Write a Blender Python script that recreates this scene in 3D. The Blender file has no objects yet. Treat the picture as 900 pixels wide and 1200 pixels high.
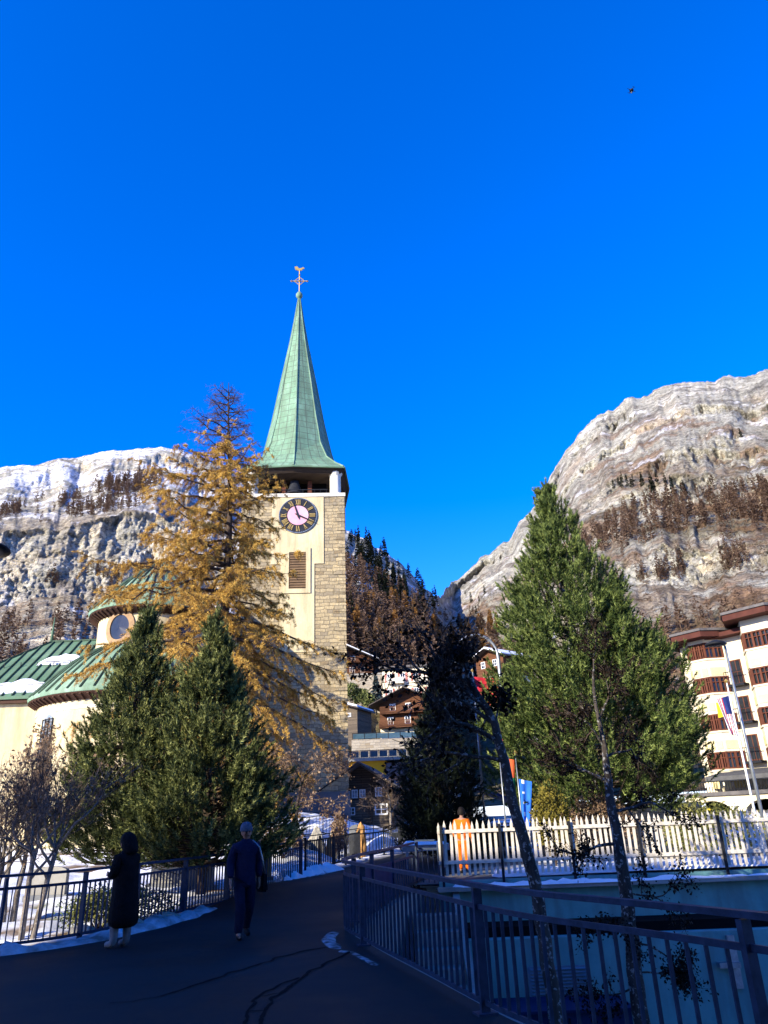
import bpy, bmesh, math, random
import numpy as np
from math import sin, cos, tan, atan2, radians, pi, sqrt, floor
from mathutils import Vector, Matrix

random.seed(7)
rng = np.random.default_rng(7)
SC = bpy.context.scene
COL = SC.collection

# ------------------------------------------------------------------ camera
F, PITCH, ROLL, EYE = 850.0, radians(22.9), radians(2.24), 1.75
_R = F / tan(PITCH)
_u = Vector((-_R * sin(ROLL), _R * cos(ROLL), -F)).normalized()
_f = Vector((0, 0, -1)); _y = (_f - _f.dot(_u) * _u).normalized(); _x = _y.cross(_u)
CAMR = Matrix((_x, _y, _u))            # camera space -> world
cam = bpy.data.objects.new('camera', bpy.data.cameras.new('camera'))
COL.objects.link(cam)
cam.matrix_world = Matrix.Translation((0, 0, EYE)) @ CAMR.to_4x4()
cam.data.sensor_fit = 'VERTICAL'; cam.data.sensor_height = 36; cam.data.lens = F / 1200 * 36
cam.data.clip_start = .1; cam.data.clip_end = 6000
SC.camera = cam

def ray(px, py):
    return CAMR @ Vector((px - 450, 600 - py, -F))
def P(px, py, Y):
    r = ray(px, py); t = Y / r.y
    return Vector((r.x * t, Y, r.z * t + EYE))

# ------------------------------------------------------------------ light
SUN_EL, SUN_AZ = radians(20.5), radians(48)
SD = Vector((sin(SUN_AZ) * cos(SUN_EL), cos(SUN_AZ) * cos(SUN_EL), -sin(SUN_EL)))
sl = bpy.data.lights.new('sun', 'SUN'); sl.energy = 5.0; sl.angle = radians(.53); sl.color = (1, .90, .70)
so = bpy.data.objects.new('sun', sl); COL.objects.link(so)
so.rotation_euler = SD.to_track_quat('-Z', 'Y').to_euler(); so.location = (-60, -60, 60)
w = bpy.data.worlds.new('World'); SC.world = w; w.use_nodes = True
nt = w.node_tree; bg = nt.nodes['Background']
sky = nt.nodes.new('ShaderNodeTexSky'); sky.sky_type = 'NISHITA'; sky.sun_disc = False
sky.sun_elevation = SUN_EL; sky.sun_rotation = radians(228); sky.altitude = 600; sky.air_density = 1.0; sky.dust_density = .45; sky.ozone_density = 3.0
hs = nt.nodes.new('ShaderNodeHueSaturation'); hs.inputs['Saturation'].default_value = 1.42; hs.inputs['Value'].default_value = 1.0
tn = nt.nodes.new('ShaderNodeMix'); tn.data_type = 'RGBA'; tn.blend_type = 'MULTIPLY'; tn.inputs[0].default_value = 1; tn.inputs[7].default_value = (.8, .88, 1.6, 1)
nt.links.new(sky.outputs[0], hs.inputs['Color']); nt.links.new(hs.outputs[0], tn.inputs[6]); nt.links.new(tn.outputs[2], bg.inputs['Color'])
bg.inputs['Strength'].default_value = .13
SC.view_settings.view_transform = 'Standard'; SC.view_settings.look = 'None'
SC.view_settings.exposure = 1.15; SC.view_settings.gamma = 1
SC.cycles.max_bounces = 5; SC.cycles.use_denoising = True

# ------------------------------------------------------------------ noise
def _h(ix, iy, iz, s):
    n = (ix * 374761393 + iy * 668265263 + iz * 2147483647 + s * 974634777) & 0xFFFFFFFF
    n = ((n ^ (n >> 13)) * 1274126177) & 0xFFFFFFFF
    n = (n ^ (n >> 16)) & 0xFFFFFFFF
    return n / 4294967295.0
def vn(x, y, z=0, s=0):
    x = np.asarray(x, float); y = np.asarray(y, float); z = np.asarray(z, float) + 0 * x
    ix = np.floor(x).astype(np.int64); iy = np.floor(y).astype(np.int64); iz = np.floor(z).astype(np.int64)
    fx, fy, fz = x - ix, y - iy, z - iz
    fx = fx * fx * (3 - 2 * fx); fy = fy * fy * (3 - 2 * fy); fz = fz * fz * (3 - 2 * fz)
    o = 0
    for a in (0, 1):
        for b in (0, 1):
            for c in (0, 1):
                wgt = (fx if a else 1 - fx) * (fy if b else 1 - fy) * (fz if c else 1 - fz)
                o = o + wgt * _h(ix + a, iy + b, iz + c, s)
    return o * 2 - 1
def fbm(x, y, z=0, s=0, o=5, ridged=False):
    t = 0; a = 1; n = 0; f = 1
    for i in range(o):
        v = vn(np.asarray(x) * f + i * 17.3, np.asarray(y) * f + i * 9.1, np.asarray(z) * f, s + i)
        if ridged: v = 1 - 2 * np.abs(v)
        t = t + a * v; n += a; a *= .5; f *= 2.05
    return t / n
def sstep(a, b, x):
    t = np.clip((np.asarray(x, float) - a) / (b - a), 0, 1); return t * t * (3 - 2 * t)

# ------------------------------------------------------------------ materials
class NT:
    def __init__(s, name):
        s.m = bpy.data.materials.new(name); s.m.use_nodes = True; s.t = s.m.node_tree
        s.b = s.t.nodes['Principled BSDF']; s.b.inputs['Specular IOR Level'].default_value = .08
        s._co = None
    def n(s, typ, **kw):
        nd = s.t.nodes.new(typ)
        for k, v in kw.items():
            if k in nd.inputs.keys(): nd.inputs[k].default_value = v
            else: setattr(nd, k, v)
        return nd
    def l(s, a, b): s.t.links.new(a, b)
    def co(s, which='Object'):
        if s._co is None: s._co = s.n('ShaderNodeTexCoord')
        return s._co.outputs[which]
    def noise(s, scale, detail=5, rough=.6, vec=None, which='Object'):
        nd = s.n('ShaderNodeTexNoise', Scale=scale, Detail=detail, Roughness=rough)
        s.l(vec if vec is not None else s.co(which), nd.inputs['Vector']); return nd.outputs['Fac']
    def ramp(s, fac, stops):
        r = s.n('ShaderNodeValToRGB'); e = r.color_ramp.elements
        while len(e) < len(stops): e.new(.5)
        for i, (p, c) in enumerate(stops):
            e[i].position = p; e[i].color = (c[0], c[1], c[2], 1) if hasattr(c, '__len__') else (c, c, c, 1)
        s.l(fac, r.inputs[0]); return r.outputs['Color']
    def mix(s, fac, a, b, mode='MIX'):
        nd = s.n('ShaderNodeMix', data_type='RGBA', blend_type=mode)
        for v, i in ((fac, 0), (a, 6), (b, 7)):
            if isinstance(v, (int, float)): nd.inputs[i].default_value = v
            elif isinstance(v, (tuple, list)): nd.inputs[i].default_value = (v[0], v[1], v[2], 1)
            else: s.l(v, nd.inputs[i])
        return nd.outputs[2]
    def bump(s, h, strength=.3, dist=.02):
        nd = s.n('ShaderNodeBump', Strength=strength, Distance=dist); s.l(h, nd.inputs['Height'])
        s.l(nd.outputs[0], s.b.inputs['Normal'])
    def done(s, col, rough=.8, metal=0):
        if isinstance(col, (tuple, list)): s.b.inputs['Base Color'].default_value = (col[0], col[1], col[2], 1)
        else: s.l(col, s.b.inputs['Base Color'])
        s.b.inputs['Roughness'].default_value = rough; s.b.inputs['Metallic'].default_value = metal
        if rough < .5: s.b.inputs['Specular IOR Level'].default_value = .4
        return s.m

def simple(name, c, c2=None, scale=4, rough=.8, bump=0, dist=.01, metal=0, lo=.35, hi=.65):
    t = NT(name); c2 = c2 or tuple(v * .7 for v in c)
    n = t.noise(scale, 6)
    col = t.ramp(n, [(lo, c2), (hi, c)])
    if bump: t.bump(t.noise(scale * 6, 4), bump, dist)
    return t.done(col, rough, metal)

def island_leaf(name, stops, rough=.6, trans=.12):
    t = NT(name); g = t.n('ShaderNodeNewGeometry')
    n = t.ramp(t.noise(2.6, 3, .7), [(.3, 0), (.7, 1)])
    f = t.mix(.6, g.outputs['Random Per Island'], n); col = t.ramp(f, stops); m = t.done(col, rough)
    tr = t.n('ShaderNodeBsdfTranslucent'); t.l(col, tr.inputs['Color']); mx = t.n('ShaderNodeMixShader'); mx.inputs[0].default_value = trans
    t.l(t.b.outputs[0], mx.inputs[1]); t.l(tr.outputs[0], mx.inputs[2]); t.l(mx.outputs[0], t.t.nodes['Material Output'].inputs['Surface']); return m

def facevec(t, sx=1, sz=1):
    s = t.n('ShaderNodeSeparateXYZ'); t.l(t.co(), s.inputs[0])
    a = t.n('ShaderNodeMath', operation='ADD'); t.l(s.outputs[0], a.inputs[0]); t.l(s.outputs[1], a.inputs[1])
    c = t.n('ShaderNodeCombineXYZ'); t.l(a.outputs[0], c.inputs[0]); t.l(s.outputs[2], c.inputs[1])
    return c.outputs[0]

def masonry(name, c1, c2, mort, w, h, rough=.9, bs=.6, dirt=(.25, .2, .13)):
    t = NT(name); v = facevec(t)
    wob = t.n('ShaderNodeTexNoise', Scale=1.6, Detail=3); t.l(v, wob.inputs['Vector'])
    vm = t.n('ShaderNodeVectorMath', operation='MULTIPLY_ADD'); t.l(wob.outputs['Color'], vm.inputs[0]); vm.inputs[1].default_value = (.34, .30, 0); t.l(v, vm.inputs[2])
    def br(w, h, sq):
        b = t.n('ShaderNodeTexBrick', offset=.5, squash=sq, squash_frequency=3)
        b.inputs['Scale'].default_value = 1; b.inputs['Mortar Size'].default_value = .018; b.inputs['Mortar Smooth'].default_value = .4
        b.inputs['Brick Width'].default_value = w; b.inputs['Row Height'].default_value = h
        b.inputs['Color1'].default_value = (0, 0, 0, 1); b.inputs['Color2'].default_value = (1, 1, 1, 1); b.inputs['Mortar'].default_value = (.5, .5, .5, 1)
        t.l(vm.outputs[0], b.inputs['Vector']); return b
    b = br(w, h, .7)
    rnd = t.ramp(b.outputs['Color'], [(0, c2), (.45, c1), (.8, tuple(min(1, v * 1.2) for v in c1)), (1, dirt)])
    n = t.noise(.35, 5); n2 = t.noise(7, 4)
    col = t.mix(t.ramp(n, [(.4, 0), (.7, .5)]), rnd, c2)
    col = t.mix(t.ramp(n2, [(.35, .5), (.65, 0)]), col, dirt)
    col = t.mix(b.outputs['Fac'], col, mort)
    inv = t.n('ShaderNodeMath', operation='MULTIPLY_ADD'); t.l(b.outputs['Fac'], inv.inputs[0]); inv.inputs[1].default_value = -1
    t.l(n2, inv.inputs[2])
    t.bump(inv.outputs[0], bs, .06)
    return t.done(col, rough)

MT = {}
MT['rail'] = simple('rail_paint', (.035, .05, .085), (.02, .03, .05), 9, .5, .15, .004)
MT['panel_shade_navy'] = simple('shade_darkened_navy_panel', (.012, .025, .075), (.008, .016, .05), 3, .6)  # blue panels darkened further in place of shade missing on them
MT['rail_dark'] = simple('dark_iron', (.02, .022, .028), (.01, .011, .014), 8, .5)
MT['galv'] = simple('galvanised_steel', (.32, .35, .37), (.2, .22, .24), 6, .4, metal=.6)
MT['concrete'] = simple('concrete', (.3, .29, .26), (.2, .19, .17), 1.5, .9, .4, .02)
MT['snow'] = simple('snow_cover', (.78, .80, .84), (.66, .68, .72), 1.5, .7, .5, .05)
MT['slush'] = simple('grey_slush', (.36, .37, .39), (.05, .05, .05), 5, .8, .6, .03, lo=.42, hi=.62)
MT['dirty_snow'] = simple('trodden_snow', (.55, .57, .6), (.16, .15, .14), 2.2, .8, .6, .04)
MT['plaster'] = simple('cream_plaster', (.62, .53, .33), (.52, .43, .25), .6, .9, .25, .02)
def weathered(name, c1, c2, c3):
    t = NT(name); n = t.noise(.5, 6, .65); mp = t.n('ShaderNodeMapping'); mp.inputs['Scale'].default_value = (1.6, 1.6, .16); t.l(t.co(), mp.inputs[0])
    st = t.noise(1.3, 7, .7, vec=mp.outputs[0]); col = t.ramp(n, [(.35, c2), (.65, c1)])
    col = t.mix(t.ramp(st, [(.34, .75), (.54, 0)]), col, c3); t.bump(t.noise(6, 5, .7), .5, .03); return t.done(col, .92)
MT['plaster'] = weathered('cream_plaster', (.62, .53, .33), (.50, .41, .24), (.36, .29, .17))
MT['plaster_white'] = simple('pale_plaster', (.66, .60, .46), (.56, .50, .36), .8, .9, .2, .01)
MT['trim_white'] = simple('white_trim', (.70, .66, .56), (.6, .56, .46), 1.2, .8)
MT['yellow_panel'] = simple('pale_yellow_panel', (.66, .56, .28), (.6, .5, .24), 1.2, .85)
MT['stone'] = masonry('tower_stone', (.46, .37, .21), (.27, .23, .16), (.17, .14, .09), .58, .235, dirt=(.19, .14, .08))
MT['stone_grey'] = masonry('grey_stone', (.36, .32, .25), (.25, .22, .18), (.2, .18, .15), .9, .32)
MT['plinth'] = simple('grey_plinth', (.17, .17, .17), (.11, .11, .115), 1, .9, .3, .02)
MT['wood_dark'] = NT('old_larch_timber')
def timber(name, c1, c2, row=.16, rough=.8):
    t = NT(name); v = facevec(t)
    b = t.n('ShaderNodeTexBrick', offset=.37); b.inputs['Scale'].default_value = 1
    b.inputs['Mortar Size'].default_value = .012; b.inputs['Brick Width'].default_value = 3.1; b.inputs['Row Height'].default_value = row
    b.inputs['Color1'].default_value = (*c1, 1); b.inputs['Color2'].default_value = (*c2, 1); b.inputs['Mortar'].default_value = tuple(x * .3 for x in c2) + (1,)
    t.l(v, b.inputs['Vector'])
    mp = t.n('ShaderNodeMapping'); mp.inputs['Scale'].default_value = (1.5, 14, 1); t.l(v, mp.inputs[0])
    n = t.noise(2, 5, vec=mp.outputs[0])
    col = t.mix(t.ramp(n, [(.3, .55), (.65, 0)]), b.outputs['Color'], tuple(x * .4 for x in c2))
    t.bump(n, .3, .02)
    return t.done(col, rough)
MT['wood_dark'] = timber('old_larch_timber', (.085, .062, .045), (.055, .04, .03))
MT['wood_mid'] = timber('weathered_timber', (.16, .125, .09), (.10, .08, .06))
MT['wood_red'] = timber('red_brown_timber', (.16, .07, .036), (.09, .04, .022))
MT['frame_red'] = simple('red_brown_paint', (.12, .042, .024), (.08, .028, .017), 2, .6)
MT['eave_red'] = simple('eave_boards', (.085, .03, .022), (.06, .022, .017), 2, .7)
MT['glass'] = simple('window_glass', (.025, .03, .035), (.012, .014, .018), 1, .06)
MT['glass_pale'] = simple('curtained_glass', (.30, .34, .38), (.16, .19, .22), 3, .15)
MT['roof_slate'] = simple('slate_roof', (.13, .12, .115), (.08, .075, .075), 2, .8, .5, .04)
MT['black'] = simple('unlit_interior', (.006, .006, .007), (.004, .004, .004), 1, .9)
MT['gold'] = simple('gilded_metal', (.62, .42, .12), (.5, .32, .08), 6, .35, metal=.5)
MT['dial'] = simple('dial_black', (.03, .032, .04), (.018, .02, .026), 3, .5)
MT['dial_pink'] = simple('dial_pink', (.66, .30, .38), (.60, .40, .46), 1.3, .7)
MT['louvre_brown'] = simple('louvre_brown', (.20, .13, .075), (.13, .085, .05), 2, .8)
MT['white'] = simple('white_paint', (.78, .78, .76), (.68, .68, .66), 3, .6)
MT['asphalt'] = None
def copper(name, c1, c2, c3, grid=None):
    t = NT(name); n = t.noise(.6, 6, .65)
    col = t.ramp(n, [(.3, c2), (.5, c1), (.7, c3)])
    mp = t.n('ShaderNodeMapping'); mp.inputs['Scale'].default_value = (3, 3, .35); t.l(t.co(), mp.inputs[0])
    st = t.noise(1.2, 5, vec=mp.outputs[0])
    col = t.mix(t.ramp(st, [(.4, .55), (.62, 0)]), col, (.11, .15, .10))
    if grid:
        uv = t.n('ShaderNodeUVMap'); b = t.n('ShaderNodeTexBrick', offset=0)
        b.inputs['Scale'].default_value = 1; b.inputs['Mortar Size'].default_value = .022
        b.inputs['Brick Width'].default_value = grid[0]; b.inputs['Row Height'].default_value = grid[1]
        b.inputs['Color1'].default_value = (.2, .2, .2, 1); b.inputs['Color2'].default_value = (.8, .8, .8, 1)
        t.l(uv.outputs[0], b.inputs['Vector'])
        col = t.mix(t.ramp(b.outputs['Color'], [(0, .35), (.8, 0)]), col, (.13, .19, .13))
        col = t.mix(b.outputs['Fac'], col, (.09, .12, .09))
    return t.done(col, .65, 0)
MT['copper'] = copper('green_copper', (.165, .30, .195), (.11, .20, .13), (.24, .385, .27), (.62, .55))
MT['copper_roof'] = copper('green_copper_sheet', (.10, .19, .115), (.075, .135, .08), (.16, .26, .17))
MT['copper_pale'] = copper('pale_copper_sheet', (.18, .29, .20), (.12, .20, .135), (.28, .40, .30))
MT['seam_dark'] = simple('seam_shadow_copper', (.075, .12, .08), (.05, .08, .055), 3, .7)
MT['eave_brown'] = simple('church_eave_boards', (.075, .04, .028), (.05, .028, .02), 3, .8)
MT['brick_edge'] = simple('window_brick', (.36, .24, .13), (.26, .17, .10), 5, .9)
def bark(name, c1, c2, c3, sc=6):
    t = NT(name); mp = t.n('ShaderNodeMapping'); mp.inputs['Scale'].default_value = (1, 1, .35); t.l(t.co(), mp.inputs[0])
    n = t.noise(sc, 6, .7, vec=mp.outputs[0]); n2 = t.noise(sc * 2.3, 3)
    col = t.ramp(n, [(.32, c1), (.55, c2)])
    col = t.mix(t.ramp(n2, [(.56, 0), (.62, .9)]), col, c3)
    t.bump(n, .8, .04)
    return t.done(col, .9)
MT['bark'] = bark('lichen_bark', (.018, .015, .013), (.06, .05, .043), (.24, .24, .23))
MT['bark_dark'] = bark('dark_bark', (.02, .014, .011), (.07, .05, .038), (.11, .09, .07))
MT['bark_grey'] = bark('pale_grey_bark', (.07, .06, .05), (.20, .17, .14), (.32, .29, .25), 9)
MT['needles'] = island_leaf('pine_needles', [(.2, (.012, .024, .007)), (.5, (.066, .098, .025)), (.82, (.28, .33, .095))])
MT['needles_blue'] = island_leaf('stone_pine_needles', [(.2, (.013, .023, .008)), (.5, (.085, .105, .034)), (.82, (.36, .37, .13))])
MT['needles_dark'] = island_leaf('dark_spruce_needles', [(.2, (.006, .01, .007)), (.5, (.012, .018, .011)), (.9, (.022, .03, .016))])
MT['larch_gold'] = island_leaf('golden_larch_needles', [(.12, (.13, .065, .028)), (.5, (.50, .29, .055)), (.88, (.80, .55, .14))])
MT['larch_twig'] = simple('larch_twigs', (.12, .075, .06), (.07, .045, .038), 3, .9)
MT['bare_twig'] = simple('bare_twigs', (.17, .13, .10), (.09, .065, .05), 3, .9)
MT['dry_leaf'] = island_leaf('dry_leaves', [(.2, (.09, .055, .035)), (.6, (.20, .13, .08)), (.9, (.33, .24, .15))])
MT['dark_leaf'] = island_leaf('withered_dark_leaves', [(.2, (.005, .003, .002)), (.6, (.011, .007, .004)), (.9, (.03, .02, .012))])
MT['olive_leaf'] = island_leaf('olive_shrub_leaves', [(.2, (.06, .07, .02)), (.6, (.16, .16, .045)), (.9, (.28, .25, .08))])
MT['yellow_leaf'] = island_leaf('yellow_shrub_leaves', [(.2, (.07, .06, .012)), (.6, (.17, .14, .025)), (.9, (.28, .23, .045))])
MT['hill_larch'] = island_leaf('far_brown_larch', [(.15, (.085, .06, .047)), (.5, (.16, .105, .075)), (.9, (.27, .17, .10))], .9)
MT['hill_gold'] = island_leaf('far_golden_larch', [(.15, (.16, .085, .035)), (.5, (.28, .15, .05)), (.9, (.40, .22, .06))], .9)
MT['hill_spruce'] = island_leaf('far_spruce', [(.2, (.014, .02, .014)), (.6, (.03, .04, .024)), (.9, (.06, .07, .04))], .9)
MT['hill_blue'] = island_leaf('far_blue_spruce', [(.2, (.05, .075, .075)), (.6, (.11, .15, .15)), (.9, (.18, .23, .22))], .9)

def attr_mat(name, detail=1.0, bs=.5, bd=.1, rough=.9, contrast=(.55, 1.25), obj=True):
    t = NT(name); a = t.n('ShaderNodeVertexColor', layer_name='Col')
    n = t.noise(detail, 8, .7)
    k = t.ramp(n, [(.3, contrast[0]), (.7, contrast[1])])
    col = t.mix(1.0, a.outputs['Color'], k, 'MULTIPLY')
    t.bump(n, bs, bd)
    return t.done(col, rough)
MT['hill'] = attr_mat('mountain_rock', .09, 1.0, 6.0, .95, (.45, 1.35))
MT['ground'] = attr_mat('snowy_ground', 3.0, .6, .06, .85, (.75, 1.15))
def hill_mat():
    t = NT('mountain_rock'); a = t.n('ShaderNodeVertexColor', layer_name='Col')
    n1 = t.noise(.07, 9, .72); n2 = t.noise(.7, 7, .75)
    mp = t.n('ShaderNodeMapping'); mp.inputs['Rotation'].default_value = (.25, .35, 0); mp.inputs['Scale'].default_value = (.05, .05, .11); t.l(t.co(), mp.inputs[0])
    wb = t.n('ShaderNodeTexNoise', Scale=2.0, Detail=4); t.l(mp.outputs[0], wb.inputs['Vector'])
    va = t.n('ShaderNodeVectorMath', operation='MULTIPLY_ADD'); t.l(wb.outputs['Color'], va.inputs[0]); va.inputs[1].default_value = (1.2, 1.2, 1.2); t.l(mp.outputs[0], va.inputs[2])
    vo = t.n('ShaderNodeTexVoronoi', feature='DISTANCE_TO_EDGE', Scale=1.6); t.l(va.outputs[0], vo.inputs['Vector'])
    col = t.mix(1.0, a.outputs['Color'], t.ramp(n1, [(.32, .66), (.66, 1.32)]), 'MULTIPLY')
    col = t.mix(1.0, col, t.ramp(n2, [(.36, .62), (.62, 1.32)]), 'MULTIPLY')
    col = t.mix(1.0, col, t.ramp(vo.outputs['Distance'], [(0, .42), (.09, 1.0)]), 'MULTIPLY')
    hh = t.mix(.35, n1, n2); hh = t.mix(.3, hh, vo.outputs['Distance'])
    t.bump(hh, 1.0, 9.0)
    return t.done(col, .95)
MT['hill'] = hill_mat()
def asphalt():
    t = NT('worn_asphalt'); n = t.noise(.35, 6, .65); n2 = t.noise(90, 3)
    col = t.ramp(n, [(.32, (.009, .011, .013)), (.68, (.030, .032, .034))])
    col = t.mix(t.ramp(n2, [(.4, .5), (.6, 0)]), col, (.025, .026, .03))
    t.bump(n2, .3, .006)
    r = t.ramp(n, [(.35, .55), (.65, .8)]); t.l(r, t.b.inputs['Roughness'])
    t.l(col, t.b.inputs['Base Color']); return t.m
MT['asphalt'] = asphalt()
MT['tar'] = simple('tar_seal', (.006, .006, .007), (.004, .004, .005), 5, .95)
def stained():
    t = NT('stained_render'); n = t.noise(.9, 7, .7); n2 = t.noise(5, 5)
    mp = t.n('ShaderNodeMapping'); mp.inputs['Scale'].default_value = (1.4, 1.4, .25); t.l(t.co(), mp.inputs[0])
    n3 = t.noise(1.5, 6, vec=mp.outputs[0])
    col = t.ramp(n, [(.3, (.09, .24, .235)), (.7, (.15, .34, .32))])
    col = t.mix(t.ramp(n3, [(.38, .5), (.55, 0)]), col, (.10, .14, .14))
    t.bump(n2, .5, .02); return t.done(col, .85)
MT['render'] = stained()
MT['fence_wood'] = simple('grey_white_fence_wood', (.66, .61, .52), (.40, .36, .30), 7, .85, .4, .008)
MT['blue_box'] = simple('blue_sheet_metal', (.012, .028, .085), (.008, .018, .055), 2, .6)
MT['grille'] = simple('pale_blue_grille', (.14, .21, .26), (.10, .16, .2), 2, .5)
MT['coat'] = simple('black_coat', (.010, .010, .012), (.006, .006, .007), 6, .95, .9, .03)
MT['navy'] = simple('navy_jacket', (.016, .018, .05), (.010, .012, .035), 8, .9, .9, .03)
MT['jeans'] = simple('dark_jeans', (.014, .018, .045), (.009, .012, .03), 12, .95, .9, .03)
MT['boot'] = simple('pale_snow_boots', (.24, .24, .235), (.15, .15, .15), 6, .8)
MT['shoe'] = simple('dark_shoes', (.02, .018, .018), (.012, .011, .011), 6, .6)
MT['skin'] = simple('skin_tone', (.34, .19, .13), (.28, .15, .11), 8, .5)
MT['hat'] = simple('grey_blue_knit', (.09, .11, .15), (.06, .075, .1), 20, .95)
MT['hair'] = simple('dark_hair', (.012, .009, .008), (.007, .006, .005), 12, .6)
MT['orange'] = simple('orange_workwear', (.72, .16, .01), (.58, .11, .008), 6, .7, .9, .03)
MT['reflect'] = simple('grey_reflective_tape', (.5, .52, .5), (.4, .42, .4), 6, .4)
MT['red_flag'] = simple('red_flag_cloth', (.52, .03, .05), (.40, .02, .035), 3, .8)
MT['navy_flag'] = simple('navy_flag_cloth', (.025, .04, .16), (.02, .03, .11), 3, .8)
MT['blue_flag'] = simple('blue_flag_cloth', (.03, .16, .62), (.02, .11, .48), 3, .8)
MT['green_flag'] = simple('green_flag_cloth', (.02, .22, .10), (.015, .16, .07), 3, .8)
MT['orange_flag'] = simple('orange_red_flag_cloth', (.55, .12, .04), (.45, .08, .03), 3, .8)
MT['yellow'] = simple('yellow_wall_paint', (.70, .36, .02), (.6, .30, .02), 1, .8)
MT['purple_wall'] = simple('mauve_brown_wall', (.15, .115, .115), (.11, .085, .085), 1.5, .9, .3, .02)
MT['solar'] = simple('dark_glass_railing', (.05, .09, .11), (.03, .06, .08), 1, .15)
MT['shutter'] = simple('pink_shutter', (.45, .17, .14), (.38, .14, .11), 2, .7)
MT['boulder'] = simple('lichen_boulder', (.40, .37, .29), (.2, .18, .14), 3, .9, .8, .05)
MT['slab'] = simple('grey_grave_slab', (.16, .165, .17), (.11, .115, .12), 4, .6, .2, .01)
MT['orange_stone'] = simple('rust_coloured_stone', (.50, .27, .09), (.30, .16, .06), 4, .9, .6, .03)
MT['tent'] = simple('blue_tarpaulin', (.03, .07, .22), (.02, .05, .16), 2, .6)
MT['yellow_flag'] = simple('yellow_flag_cloth', (.75, .55, .02), (.7, .5, .02), 3, .8)
MT['awning'] = simple('grey_awning_fabric', (.10, .10, .10), (.07, .07, .07), 2, .85)
MT['hotel_wall'] = simple('hotel_plaster', (.64, .57, .42), (.56, .49, .34), .6, .9, .15, .01)

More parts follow.
